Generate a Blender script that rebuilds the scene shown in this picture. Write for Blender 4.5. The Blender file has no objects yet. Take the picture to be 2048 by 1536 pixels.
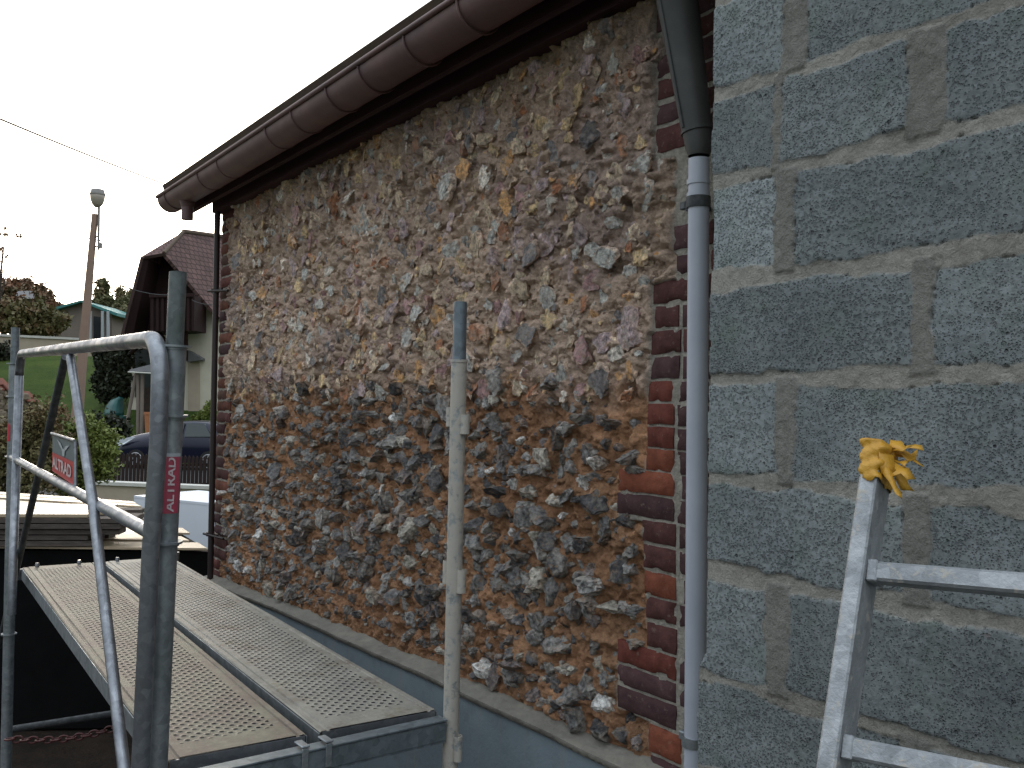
import bpy, math, random
import numpy as np
from mathutils import Vector, Matrix

# ---------------------------------------------------------------- camera, sky, sun, exposure
SC = bpy.context.scene
COL = SC.collection
EYE = 2.1
F = 1850.0                      # focal length in pixels of a 2048 px wide frame
PITCH = math.atan(50 / F)
ROLL = 0.018
_Fv = Vector((0, math.cos(PITCH), math.sin(PITCH)))
_U0 = Vector((0, -math.sin(PITCH), math.cos(PITCH)))
_R0 = Vector((1, 0, 0))
_R = _R0 * math.cos(ROLL) + _U0 * math.sin(ROLL)
_U = -_R0 * math.sin(ROLL) + _U0 * math.cos(ROLL)
CAMPOS = Vector((0, 0, EYE))
cam_data = bpy.data.cameras.new('camera')
cam = bpy.data.objects.new('camera', cam_data)
COL.objects.link(cam)
cam.matrix_world = Matrix(((_R.x, _U.x, -_Fv.x, 0), (_R.y, _U.y, -_Fv.y, 0), (_R.z, _U.z, -_Fv.z, EYE), (0, 0, 0, 1)))
cam_data.sensor_width = 36
cam_data.lens = F / 2048 * 36
cam_data.clip_start = 0.05
cam_data.clip_end = 3000
SC.camera = cam

SUN_EL = math.radians(9)
SUN_AZ = math.radians(-23)      # from +Y towards +X
world = bpy.data.worlds.new('World')
SC.world = world
world.use_nodes = True
wn = world.node_tree
bg = wn.nodes['Background']
sky = wn.nodes.new('ShaderNodeTexSky')
sky.sky_type = 'NISHITA'
sky.sun_disc = False
sky.sun_elevation = SUN_EL
sky.sun_rotation = SUN_AZ
sky.air_density = 1.0
sky.dust_density = 4.0
sky.ozone_density = 1.0
hsv = wn.nodes.new('ShaderNodeHueSaturation')      # thin cloud veil greys the sky
hsv.inputs['Saturation'].default_value = 0.45
wn.links.new(sky.outputs[0], hsv.inputs['Color'])
veil = wn.nodes.new('ShaderNodeMix')                # high overcast: an even pale layer over the evening sky
veil.data_type = 'RGBA'
veil.inputs[0].default_value = 0.55
wn.links.new(hsv.outputs[0], veil.inputs[6])
wtc = wn.nodes.new('ShaderNodeTexCoord')            # overcast sky: brighter overhead than at the horizon
wsep = wn.nodes.new('ShaderNodeSeparateXYZ')
wn.links.new(wtc.outputs['Generated'], wsep.inputs[0])
wmr = wn.nodes.new('ShaderNodeMapRange')
wmr.inputs['From Min'].default_value = 0.0
wmr.inputs['From Max'].default_value = 1.0
wmr.inputs['To Min'].default_value = 0.40
wmr.inputs['To Max'].default_value = 2.05
wn.links.new(wsep.outputs['Z'], wmr.inputs['Value'])
wsc = wn.nodes.new('ShaderNodeVectorMath')
wsc.operation = 'SCALE'
wsc.inputs[0].default_value = (6.9, 7.6, 8.3)
wn.links.new(wmr.outputs[0], wsc.inputs['Scale'])
wn.links.new(wsc.outputs[0], veil.inputs[7])
wn.links.new(veil.outputs[2], bg.inputs['Color'])
bg.inputs['Strength'].default_value = 0.12

sl = bpy.data.lights.new('sun', 'SUN')
sl.energy = 0.8
sl.angle = math.radians(10)
sl.color = (1.0, 0.86, 0.7)
so = bpy.data.objects.new('sun', sl)
COL.objects.link(so)
sd = Vector((math.sin(SUN_AZ) * math.cos(SUN_EL), math.cos(SUN_AZ) * math.cos(SUN_EL), math.sin(SUN_EL)))
so.rotation_euler = sd.to_track_quat('Z', 'Y').to_euler()
so.location = (0, 0, 30)
SC.view_settings.view_transform = 'Standard'
SC.view_settings.look = 'None'
SC.view_settings.gamma = 1
SC.view_settings.exposure = 0.7

# ---------------------------------------------------------------- geometry helpers
I4 = Matrix.Identity(4)


def ray(px, py):
    return _Fv + _R * ((px - 1024) / F) - _U * ((py - 768) / F)


def W(px, py, Z):
    """world point seen at pixel (px, py) of the photograph at depth Z"""
    return CAMPOS + ray(px, py) * Z


def plane_frame(vpx, D):
    """vertical plane at distance D whose horizontals vanish at column vpx: x along it to the right, y into it, z up"""
    a = math.atan((1024 - vpx) / F)
    s, c = math.sin(a), math.cos(a)
    m = Matrix(((s, c, 0, c * D), (-c, s, 0, s * D), (0, 0, 1, EYE), (0, 0, 0, 1)))
    return m


MF = plane_frame(-290, 1.79)     # flint wall
MB_ = plane_frame(-493, 1.588)   # concrete block wall


def on(M, px, py, y=0.0):
    """local (x, y, z) where the ray of a pixel meets local plane y of frame M"""
    Mi = M.inverted()
    o = Mi @ CAMPOS
    d = Mi.to_3x3() @ ray(px, py)
    t = (y - o.y) / d.y
    return o + d * t


class MB:
    def __init__(s):
        s.v = []
        s.f = []
        s.n = 0
        s.sm = []
        s.c = []

    def add(s, v, f, smooth=False, col=None):
        v = np.asarray(v, float).reshape(-1, 3)
        for q in f:
            s.f.append(tuple(int(i) + s.n for i in q))
            s.sm.append(smooth)
        s.v.append(v)
        s.c.append(np.tile(np.array(col if col is not None else (1, 1, 1)), (len(v), 1)) if (col is None or np.ndim(col) == 1) else np.asarray(col))
        s.n += len(v)
        return s

    def box(s, c, size, R=None, col=None, bev=0.0):
        x, y, z = (k / 2 for k in size)
        if bev > 0:
            b = bev
            vs = []
            for sx in (-1, 1):
                for sy in (-1, 1):
                    for sz in (-1, 1):
                        vs += [(sx * (x - b), sy * (y - b), sz * z), (sx * (x - b), sy * y, sz * (z - b)), (sx * x, sy * (y - b), sz * (z - b))]
            ids = {}
            k = 0
            for sx in (-1, 1):
                for sy in (-1, 1):
                    for sz in (-1, 1):
                        ids[sx, sy, sz] = k
                        k += 3
            fs = []
            q = lambda *a: fs.append(a)
            for sg in (-1, 1):
                q(*[ids[p] for p in ((-1, -1, sg), (1, -1, sg), (1, 1, sg), (-1, 1, sg))][::sg])
                q(*[ids[p] + 1 for p in ((-1, sg, -1), (-1, sg, 1), (1, sg, 1), (1, sg, -1))][::sg])
                q(*[ids[p] + 2 for p in ((sg, -1, -1), (sg, 1, -1), (sg, 1, 1), (sg, -1, 1))][::sg])
            for a in (-1, 1):
                for b_ in (-1, 1):
                    q(ids[-1, a, b_], ids[1, a, b_], ids[1, a, b_] + 1, ids[-1, a, b_] + 1)
                    q(ids[a, -1, b_], ids[a, 1, b_], ids[a, 1, b_] + 2, ids[a, -1, b_] + 2)
                    q(ids[a, b_, -1] + 1, ids[a, b_, 1] + 1, ids[a, b_, 1] + 2, ids[a, b_, -1] + 2)
                    for c_ in (-1, 1):
                        q(ids[a, b_, c_], ids[a, b_, c_] + 1, ids[a, b_, c_] + 2)
            v = np.array(vs)
        else:
            v = np.array([(-x, -y, -z), (x, -y, -z), (x, y, -z), (-x, y, -z), (-x, -y, z), (x, -y, z), (x, y, z), (-x, y, z)])
            fs = [(3, 2, 1, 0), (4, 5, 6, 7), (0, 1, 5, 4), (1, 2, 6, 5), (2, 3, 7, 6), (3, 0, 4, 7)]
        if R is not None:
            v = v @ np.array(R.to_3x3()).T
        return s.add(v + np.array(c), fs, False, col)

    def tube(s, pts, r, n=16, caps=True, col=None):
        pts = [Vector(p) for p in pts]
        rs = r if isinstance(r, (list, tuple)) else [r] * len(pts)
        V = []
        up = None
        for i, p in enumerate(pts):
            t = (pts[min(i + 1, len(pts) - 1)] - pts[max(i - 1, 0)]).normalized()
            if up is None:
                up = t.orthogonal().normalized()
            up = (up - t * up.dot(t)).normalized()
            b = t.cross(up)
            for k in range(n):
                a = 2 * math.pi * k / n
                V.append(p + (up * math.cos(a) + b * math.sin(a)) * rs[i])
        fs = []
        for i in range(len(pts) - 1):
            for k in range(n):
                fs.append((i * n + k, i * n + (k + 1) % n, (i + 1) * n + (k + 1) % n, (i + 1) * n + k))
        s.add(V, fs, True, col)
        if caps:
            s.add([V[k] for k in range(n)][::-1], [tuple(range(n))], False, col)
            s.add(V[-n:], [tuple(range(n))], False, col)
        return s

    def slab(s, poly, off, col=None):
        """polygon (list of points) thickened along vector off"""
        poly = [Vector(p) for p in poly]
        off = Vector(off)
        n = len(poly)
        V = poly + [p + off for p in poly]
        fs = [tuple(range(n))[::-1], tuple(range(n, 2 * n))]
        for i in range(n):
            j = (i + 1) % n
            fs.append((i, j, n + j, n + i))
        return s.add(V, fs, False, col)

    def grid(s, P, smooth=True, col=None):
        """P: array (ny, nx, 3)"""
        ny, nx = P.shape[:2]
        idx = np.arange(ny * nx).reshape(ny, nx)
        fs = np.stack([idx[:-1, :-1], idx[:-1, 1:], idx[1:, 1:], idx[1:, :-1]], -1).reshape(-1, 4)
        return s.add(P.reshape(-1, 3), fs.tolist(), smooth, col)


WM = {}


def fast_mesh(name, v, f, smooth, cols=None):
    """v (n,3) array, f list of index tuples or (m,k) array"""
    me = bpy.data.meshes.new(name)
    v = np.asarray(v, np.float32)
    if isinstance(f, np.ndarray):
        m, k = f.shape
        loops = f.reshape(-1).astype(np.int32)
        tot = np.full(m, k, np.int32)
    else:
        tot = np.array([len(q) for q in f], np.int32)
        loops = np.concatenate([np.asarray(q, np.int32) for q in f]) if len(f) else np.zeros(0, np.int32)
        m = len(f)
    start = np.concatenate([[0], np.cumsum(tot)[:-1]]).astype(np.int32)
    me.vertices.add(len(v))
    me.vertices.foreach_set('co', v.reshape(-1))
    me.loops.add(len(loops))
    me.loops.foreach_set('vertex_index', loops)
    me.polygons.add(m)
    me.polygons.foreach_set('loop_start', start)
    me.polygons.foreach_set('loop_total', tot)
    sm = np.asarray(smooth, bool) if not isinstance(smooth, bool) else np.full(m, smooth, bool)
    me.polygons.foreach_set('use_smooth', sm)
    if cols is not None:
        at = me.attributes.new('Col', 'FLOAT_COLOR', 'POINT')
        c4 = np.ones((len(v), 4), np.float32)
        c4[:, :3] = cols
        at.data.foreach_set('color', c4.reshape(-1))
    me.update(calc_edges=True)
    return me


def link(name, me, mat, parent):
    o = bpy.data.objects.new(name, me)
    COL.objects.link(o)
    if mat is not None:
        me.materials.append(mat)
    if parent is not None:
        o.parent = parent
        WM[o.name] = WM[parent.name]
    else:
        WM[o.name] = I4.copy()
    return o


def tag(o, label=None, cat=None, group=None, kind=None):
    if label:
        o['label'] = label
    if cat:
        o['category'] = cat
    if group:
        o['group'] = group
    if kind:
        o['kind'] = kind
    return o


def thing(name, label, cat, M=None, group=None, loc=None):
    o = bpy.data.objects.new(name, None)
    COL.objects.link(o)
    m = M.copy() if M is not None else I4.copy()
    if loc is not None:
        m = m.copy()
        m.translation = Vector(loc)
    o.matrix_world = m
    o.empty_display_size = 0.2
    WM[o.name] = m
    return tag(o, label, cat, group)


def obj(name, mb, mat, parent=None, frame=None, cols=False, base=None):
    """link a mesh builder as one object; vertices are given in frame (world if None)"""
    v = np.concatenate(mb.v)
    fr = np.array(frame if frame is not None else I4)
    w = v @ fr[:3, :3].T + fr[:3, 3]
    if parent is not None:
        inv = np.array(WM[parent.name].inverted())
        l = w @ inv[:3, :3].T + inv[:3, 3]
        o = link(name, fast_mesh(name, l, mb.f, mb.sm, np.concatenate(mb.c) if cols else None), mat, parent)
    else:
        b = np.array(base) if base is not None else np.array([w[:, 0].mean(), w[:, 1].mean(), w[:, 2].min()])
        o = link(name, fast_mesh(name, w - b, mb.f, mb.sm, np.concatenate(mb.c) if cols else None), mat, None)
        o.location = b
        WM[o.name] = Matrix.Translation(b)
    return o


def fix_normals(o):
    import bmesh
    bm = bmesh.new()
    bm.from_mesh(o.data)
    bmesh.ops.recalc_face_normals(bm, faces=bm.faces)
    bm.to_mesh(o.data)
    bm.free()


_T = np.random.RandomState(7).rand(8, 256, 256)


def vnoise(x, y, k=0):
    x = np.asarray(x, float)
    y = np.asarray(y, float)
    xi = np.floor(x).astype(int)
    yi = np.floor(y).astype(int)
    fx = x - xi
    fy = y - yi
    fx = fx * fx * (3 - 2 * fx)
    fy = fy * fy * (3 - 2 * fy)
    T = _T[k % 8]
    a = T[yi & 255, xi & 255]
    b = T[yi & 255, (xi + 1) & 255]
    c = T[(yi + 1) & 255, xi & 255]
    d = T[(yi + 1) & 255, (xi + 1) & 255]
    return (a * (1 - fx) + b * fx) * (1 - fy) + (c * (1 - fx) + d * fx) * fy


def fbm(x, y, k=0, o=4):
    s = 0
    a = 0.5
    for i in range(o):
        s = s + a * (vnoise(x * 2 ** i + 17.3 * i, y * 2 ** i + 9.1 * i, k + i) - .5)
        a *= .5
    return s * 2


def sstep(a, b, x):
    t = np.clip((x - a) / (b - a), 0, 1)
    return t * t * (3 - 2 * t)


# ---------------------------------------------------------------- materials
class NT:
    def __init__(s, name):
        s.m = bpy.data.materials.new(name)
        s.m.use_nodes = True
        s.t = s.m.node_tree
        s.p = s.t.nodes['Principled BSDF']
        s.out = s.t.nodes['Material Output']
        s._co = None

    def n(s, typ, **kw):
        nd = s.t.nodes.new(typ)
        for k, v in kw.items():
            if k == 'op':
                nd.operation = v
            else:
                setattr(nd, k, v)
        return nd

    def l(s, a, b):
        s.t.links.new(a, b)

    def co(s):
        if s._co is None:
            s._co = s.n('ShaderNodeTexCoord').outputs['Object']
        return s._co

    def scaled(s, sc):
        mp = s.n('ShaderNodeMapping')
        s.l(s.co(), mp.inputs['Vector'])
        mp.inputs['Scale'].default_value = sc
        return mp.outputs[0]

    def noise(s, scale, detail=4, rough=.55, vec=None, dist=0):
        nd = s.n('ShaderNodeTexNoise')
        s.l(vec if vec is not None else s.co(), nd.inputs['Vector'])
        nd.inputs['Scale'].default_value = scale
        nd.inputs['Detail'].default_value = detail
        nd.inputs['Roughness'].default_value = rough
        nd.inputs['Distortion'].default_value = dist
        return nd.outputs['Fac']

    def vor(s, scale, feature='F1', vec=None, out='Distance'):
        nd = s.n('ShaderNodeTexVoronoi', feature=feature)
        s.l(vec if vec is not None else s.co(), nd.inputs['Vector'])
        nd.inputs['Scale'].default_value = scale
        return nd.outputs[out]

    def ramp(s, fac, a, b, ca=(0, 0, 0), cb=(1, 1, 1)):
        nd = s.n('ShaderNodeValToRGB')
        s.l(fac, nd.inputs[0])
        e = nd.color_ramp.elements
        e[0].position = a
        e[1].position = b
        e[0].color = (*ca, 1)
        e[1].color = (*cb, 1)
        return nd.outputs[0]

    def mix(s, fac, a, b, typ='MIX'):
        nd = s.n('ShaderNodeMix', data_type='RGBA', blend_type=typ)
        for sock, val in ((nd.inputs[0], fac), (nd.inputs[6], a), (nd.inputs[7], b)):
            if isinstance(val, (int, float)):
                sock.default_value = val
            elif isinstance(val, tuple):
                sock.default_value = (*val, 1)
            else:
                s.l(val, sock)
        return nd.outputs[2]

    def math(s, op, a, b=None):
        nd = s.n('ShaderNodeMath', op=op)
        for sock, val in zip(nd.inputs, (a, b)):
            if val is None:
                continue
            if isinstance(val, (int, float)):
                sock.default_value = val
            else:
                s.l(val, sock)
        return nd.outputs[0]

    def attr(s, name='Col'):
        nd = s.n('ShaderNodeAttribute', attribute_name=name)
        return nd.outputs['Color']

    def bump(s, h, strength=.5, dist=.005, prev=None):
        nd = s.n('ShaderNodeBump')
        s.l(h, nd.inputs['Height'])
        nd.inputs['Strength'].default_value = strength
        nd.inputs['Distance'].default_value = dist
        if prev is not None:
            s.l(prev, nd.inputs['Normal'])
        return nd.outputs[0]

    def done(s, color=None, rough=.8, metal=0., normal=None, spec=None):
        for sock, val in ((s.p.inputs['Base Color'], color), (s.p.inputs['Roughness'], rough), (s.p.inputs['Metallic'], metal)):
            if val is None:
                continue
            if isinstance(val, (int, float)):
                sock.default_value = val
            elif isinstance(val, tuple):
                sock.default_value = (*val, 1)
            else:
                s.l(val, sock)
        if normal is not None:
            s.l(normal, s.p.inputs['Normal'])
        if spec is not None:
            s.p.inputs['Specular IOR Level'].default_value = spec
        return s.m


def simple(name, c1, c2, scale=6, rough=.8, metal=0., bump=0.2, bscale=60, bdist=.003, spec=None, vecscale=None):
    t = NT(name)
    v = t.scaled(vecscale) if vecscale else None
    n1 = t.noise(scale, 5, .6, v)
    c = t.mix(t.ramp(n1, .3, .7), c1, c2)
    nm = t.bump(t.noise(bscale, 4, .6, v), bump, bdist) if bump else None
    return t.done(c, rough, metal, nm, spec)


def mat_stone(name):
    t = NT(name)
    c = t.attr()
    n1 = t.noise(48, 6, .72, dist=.3)
    c = t.mix(.9, c, t.ramp(n1, .36, .64, (.2, .2, .21), (1.95, 1.9, 1.82)), 'MULTIPLY')
    n2 = t.noise(20, 5, .7)
    c = t.mix(t.math('MULTIPLY', t.ramp(n2, .52, .62), .45), c, (.40, .36, .30))
    n3 = t.noise(33, 4, .7, t.scaled((1.2, 1.2, 1.6)))
    c = t.mix(t.math('MULTIPLY', t.ramp(n3, .56, .64), .5), c, (.36, .21, .12))
    h = t.noise(75, 6, .75)
    r = t.ramp(n1, .3, .7, (.45,) * 3, (.8,) * 3)
    return t.done(c, r, 0, t.bump(h, .85, .012), .3)


def mat_mortar(name, a=.7, sc=1.):
    t = NT(name)
    c = t.attr()
    n1 = t.noise(22, 6, .7)
    n2 = t.noise(260, 3, .6)
    c = t.mix(a, c, t.ramp(n1, .25, .75, (.62, .6, .58), (1.42, 1.4, 1.36)), 'MULTIPLY')
    c = t.mix(.5, c, t.ramp(n2, .3, .7, (.72,) * 3, (1.32,) * 3), 'MULTIPLY')
    nm = t.bump(t.noise(42, 6, .75, dist=.6), 1.0, .028 * sc)
    nm = t.bump(t.vor(70, 'F1'), .5, .010 * sc, nm)
    nm = t.bump(n2, .5, .004 * sc, nm)
    return t.done(c, .95, 0, nm, .15)


def mat_brick(name):
    t = NT(name)
    c = t.attr()
    n1 = t.noise(25, 5, .65)
    c = t.mix(.8, c, t.ramp(n1, .25, .75, (.6, .56, .56), (1.7, 1.65, 1.6)), 'MULTIPLY')
    c = t.mix(t.math('MULTIPLY', t.ramp(t.noise(60, 4, .7), .6, .7), .4), c, (.25, .2, .16))
    nm = t.bump(t.noise(110, 5, .7), .5, .005)
    return t.done(c, .9, 0, nm, .2)


def mat_block(name):
    t = NT(name)
    c = t.attr()
    wob = t.noise(90, 2, .5)
    vd = t.n('ShaderNodeTexVoronoi', feature='F1')
    t.l(t.co(), vd.inputs['Vector'])
    vd.inputs['Scale'].default_value = 205
    bw0 = t.n('ShaderNodeRGBToBW')
    t.l(vd.outputs['Color'], bw0.inputs[0])
    lim = t.math('ADD', t.math('MULTIPLY', bw0.outputs[0], .75), t.math('MULTIPLY', wob, .5))
    lim = t.math('ADD', lim, t.math('MULTIPLY', t.math('SUBTRACT', t.noise(7, 4, .7), .5), .55))
    pits = t.ramp(t.math('SUBTRACT', t.math('ADD', vd.outputs['Distance'], .42), lim), 0, .22)   # open pores between the aggregate
    g2 = t.vor(150, 'F1', out='Color')
    bw = t.n('ShaderNodeRGBToBW')
    t.l(g2, bw.inputs[0])
    fine = t.noise(480, 2, .5)
    c = t.mix(.55, c, t.ramp(bw.outputs[0], .1, .9, (.75,) * 3, (1.3,) * 3), 'MULTIPLY')
    c = t.mix(t.ramp(pits, 0, 1, (.4,) * 3, (0,) * 3), c, (.075, .082, .085))  # pore shade and dark aggregate both painted into the colour
    hol = t.ramp(t.vor(38, 'F1'), .10, .16, (1, 1, 1), (0, 0, 0))      # a few larger voids
    hol = t.math('MULTIPLY', hol, t.ramp(t.noise(14, 2), .5, .6))
    c = t.mix(t.math('MULTIPLY', hol, .7), c, (.05, .055, .06))  # shade inside the voids painted into the colour
    big = t.noise(5, 5, .6)
    c = t.mix(.6, c, t.ramp(big, .3, .7, (.72, .75, .78), (1.2, 1.2, 1.17)), 'MULTIPLY')
    moss = t.math('MULTIPLY', t.ramp(t.noise(9, 5, .7), .53, .68), .38)
    c = t.mix(moss, c, (.13, .165, .12))
    rust = t.math('MULTIPLY', t.ramp(t.noise(26, 3, .7), .68, .74), .3)
    c = t.mix(rust, c, (.24, .17, .16))
    nm = t.bump(pits, .8, .005)
    nm = t.bump(t.ramp(hol, 0, 1, (1,) * 3, (0,) * 3), .8, .008, nm)
    nm = t.bump(fine, .35, .003, nm)
    nm = t.bump(t.noise(48, 3, .6), .35, .008, nm)
    return t.done(c, .95, 0, nm, .12)


def mat_galv(name, c1=(.36, .39, .41), c2=(.2, .22, .235), splat=.0, rough=.5, metal=.75, green=.25):
    t = NT(name)
    n1 = t.noise(16, 5, .65)
    c = t.mix(t.ramp(n1, .3, .7), c1, c2)
    sp = t.vor(55, 'F1', out='Color')
    bw = t.n('ShaderNodeRGBToBW')
    t.l(sp, bw.inputs[0])
    c = t.mix(.3, c, bw.outputs[0], 'SOFT_LIGHT')
    c = t.mix(t.math('MULTIPLY', t.ramp(t.noise(9, 4, .6), .5, .65), green), c, (.09, .12, .085))
    met = metal
    if splat:
        k = t.noise(34, 6, .7)
        f = t.ramp(k, .62 - .3 * splat, .7 - .3 * splat)
        c = t.mix(f, c, (.42, .39, .34))
        met = t.math('MULTIPLY', t.math('SUBTRACT', 1.0, f), metal)
        nm = t.bump(k, .6, .006)
    else:
        nm = t.bump(t.noise(120, 4, .6), .15, .002)
    r = t.ramp(n1, .3, .7, (rough - .12,) * 3, (rough + .18,) * 3)
    return t.done(c, r, met, nm)


def mat_deck(name, dirt):
    """galvanised perforated steel plank; the holes are real gaps in the sheet"""
    t = NT(name)
    sep = t.n('ShaderNodeSeparateXYZ')
    t.l(t.co(), sep.inputs[0])
    X, Y = sep.outputs[0], sep.outputs[1]
    px, py = .036, .0185
    v = t.math('DIVIDE', Y, py)
    row = t.math('FLOOR', v)
    odd = t.math('MODULO', t.math('ABSOLUTE', row), 2.0)
    u = t.math('ADD', t.math('DIVIDE', X, px), t.math('MULTIPLY', odd, .5))
    cu = t.math('MULTIPLY', t.math('SUBTRACT', t.math('FRACT', u), .5), px)
    cv = t.math('MULTIPLY', t.math('SUBTRACT', t.math('FRACT', v), .5), py)
    d = t.math('SQRT', t.math('ADD', t.math('MULTIPLY', cu, cu), t.math('MULTIPLY', cv, cv)))
    inx = t.math('LESS_THAN', t.math('ABSOLUTE', X), 1.44)
    iny = t.math('LESS_THAN', t.math('ABSOLUTE', Y), .123)
    area = t.math('MULTIPLY', inx, iny)
    hole = t.math('MULTIPLY', t.math('LESS_THAN', d, .0062), area)
    rim = t.math('MULTIPLY', t.ramp(d, .0058, .0092, (1, 1, 1), (0, 0, 0)), area)
    n1 = t.noise(7, 6, .65)
    base = t.mix(t.ramp(n1, .3, .7), (.33, .315, .28), (.22, .21, .19))
    k = t.noise(5.5, 6, .7)
    k2 = t.noise(60, 4, .7)
    f = t.ramp(t.math('ADD', k, t.math('MULTIPLY', k2, .35)), .78 - .34 * dirt, .92 - .34 * dirt)
    brown = t.mix(t.ramp(t.noise(4.5, 6, .75), .42, .58), (.175, .16, .11), (.14, .1, .075))
    c = t.mix(t.math('MULTIPLY', f, .85), base, brown)
    c = t.mix(.7, c, t.ramp(t.noise(28, 6, .75), .32, .68, (.62, .62, .6), (1.35, 1.33, 1.25)), 'MULTIPLY')
    c = t.mix(t.math('MULTIPLY', t.ramp(t.noise(13, 5, .75), .6, .68), .55 * min(1, dirt + .3)), c, (.36, .33, .24))
    c = t.mix(t.math('MULTIPLY', rim, .25), c, (.45, .45, .44))
    nm = t.bump(rim, .7, .003)
    nm = t.bump(k2, .25, .003, nm)
    met = t.math('MULTIPLY', t.math('SUBTRACT', 1.0, f), .2)
    t.done(c, .68, met, nm)
    tr = t.n('ShaderNodeBsdfTransparent')
    ms = t.n('ShaderNodeMixShader')
    t.l(hole, ms.inputs[0])
    t.l(t.p.outputs[0], ms.inputs[1])
    t.l(tr.outputs[0], ms.inputs[2])
    t.l(ms.outputs[0], t.out.inputs[0])
    return t.m


def mat_leaf(name, c1, c2, c3=None):
    t = NT(name)
    c = t.mix(t.attr(), c1, c2)
    if c3:
        c = t.mix(t.math('MULTIPLY', t.ramp(t.noise(1.3, 3), .5, .62), .8), c, c3)
    t.done(c, .6, 0, None, .3)
    return t.m


def mat_tiles(name, c1, c2, sx, sy, uvrow=True):
    t = NT(name)
    br = t.n('ShaderNodeTexBrick')
    mp = t.n('ShaderNodeUVMap')
    t.l(mp.outputs[0], br.inputs['Vector'])
    br.inputs['Scale'].default_value = 1
    br.inputs['Brick Width'].default_value = sx
    br.inputs['Row Height'].default_value = sy
    br.inputs['Mortar Size'].default_value = sy * .09
    br.inputs['Color1'].default_value = (*c1, 1)
    br.inputs['Color2'].default_value = (*c2, 1)
    br.inputs['Mortar'].default_value = (c1[0] * .35, c1[1] * .35, c1[2] * .35, 1)
    c = t.mix(.6, br.outputs['Color'], t.ramp(t.noise(1.5, 5, .7), .3, .7, (.6,) * 3, (1.4,) * 3), 'MULTIPLY')
    return t.done(c, .85, 0, t.bump(br.outputs['Fac'], .6, -.03), .25)


M = {}
M['stone'] = mat_stone('flint')
M['mortar'] = mat_mortar('lime mortar')
M['brickmat'] = mat_brick('brick')
M['joint'] = mat_mortar('brick joint mortar', .4, .4)
M['block'] = mat_block('concrete block')
M['bmortar'] = mat_mortar('cement mortar', .45, .35)
def mat_render():
    t = NT('cement render')
    c = t.mix(t.ramp(t.noise(3, 6, .7), .3, .7), (.19, .235, .262), (.14, .172, .195))
    c = t.mix(t.math('MULTIPLY', t.ramp(t.noise(2.5, 5, .7, t.scaled((6, 6, .7))), .54, .7), .4), c, (.26, .24, .2))
    c = t.mix(t.math('MULTIPLY', t.ramp(t.noise(34, 4, .75), .66, .7), .6), c, (.3, .26, .2))
    c = t.mix(t.math('MULTIPLY', t.ramp(t.noise(11, 5, .7), .55, .7), .35), c, (.1, .115, .12))
    nm = t.bump(t.noise(7, 5, .65), .35, .012)
    nm = t.bump(t.noise(120, 4, .65), .35, .003, nm)
    return t.done(c, .9, 0, nm, .2)


M['render'] = mat_render()
M['fillet'] = simple('cement fillet', (.25, .235, .2), (.17, .162, .142), 12, .95, 0, .7, 40, .01, .15)
M['galv'] = mat_galv('galvanised steel')
M['galv_splat'] = mat_galv('mortar spattered steel', (.37, .39, .39), (.25, .26, .25), .75, .6, .4, .1)
M['galv_rail'] = mat_galv('galvanised rail', (.3, .315, .34), (.18, .19, .21), 0, .42, .8, .05)
M['galv_dark'] = mat_galv('hole shade steel', (.12, .125, .13), (.06, .065, .07), 0, .6, .5, .1)
M['deck_dirty'] = mat_deck('dirty perforated plank', 1.0)
M['deck_clean'] = mat_deck('perforated plank', .25)
M['alu'] = mat_galv('ladder aluminium', (.42, .435, .45), (.28, .295, .31), .18, .5, .5, .0)
M['tape'] = simple('yellow tape', (.62, .34, .04), (.5, .25, .02), 20, .45, 0, .6, 60, .006)
M['pvc'] = simple('grey plastic pipe', (.44, .47, .53), (.36, .39, .45), 6, .5, 0, .05, 200, .001)
M['zinc'] = simple('old zinc', (.085, .085, .08), (.05, .052, .052), 8, .6, .3, .2, 60, .003)
M['gutter'] = simple('brown gutter', (.17, .098, .092), (.105, .062, .062), 7, .58, .1, .1, 90, .002)
M['brown_pipe'] = simple('dark brown pipe', (.035, .022, .02), (.022, .014, .014), 6, .5, .2, .1, 80, .002)
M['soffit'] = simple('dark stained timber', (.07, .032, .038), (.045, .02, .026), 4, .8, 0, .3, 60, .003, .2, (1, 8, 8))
M['rooftile'] = simple('weathered tile', (.12, .075, .05), (.075, .055, .04), 10, .85, 0, .4, 60, .006)
M['red'] = simple('red sticker', (.52, .035, .05), (.4, .03, .045), 18, .4, 0, .1, 80, .001)
M['white_print'] = simple('white print', (.62, .5, .5), (.5, .4, .42), 30, .5, 0, .05, 80, .001)
M['plate'] = simple('grey sign plate', (.16, .19, .22), (.12, .145, .17), 14, .45, .4, .1, 80, .001)
M['emblem'] = simple('pale emblem', (.42, .45, .47), (.34, .37, .39), 14, .5, .2, .05, 80, .001)
M['board'] = simple('weathered boards', (.5, .4, .27), (.34, .26, .17), 5, .45, 0, .35, 30, .004, .6, (1, 12, 6))
M['board_end'] = simple('board edges', (.12, .1, .085), (.06, .05, .045), 6, .8, 0, .4, 30, .004, .2, (1, 10, 12))
M['shade_black'] = simple('painted shade black', (.006, .006, .006), (.004, .004, .004), 6, .9, 0, .3, 12, .01, .1)  # near-black standing for the shade below the boards
M['white_plastic'] = simple('white panel', (.7, .74, .8), (.66, .7, .76), 3, .4, 0, .05, 30, .002)
M['cream'] = simple('cream render', (.6, .56, .45), (.54, .5, .4), 3, .9, 0, .2, 60, .004)
M['creamwall'] = simple('cream garden wall', (.42, .35, .27), (.36, .3, .23), 2, .9, 0, .2, 60, .004)
M['cap'] = simple('pale coping', (.6, .58, .53), (.5, .49, .45), 4, .85, 0, .2, 60, .004)
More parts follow.
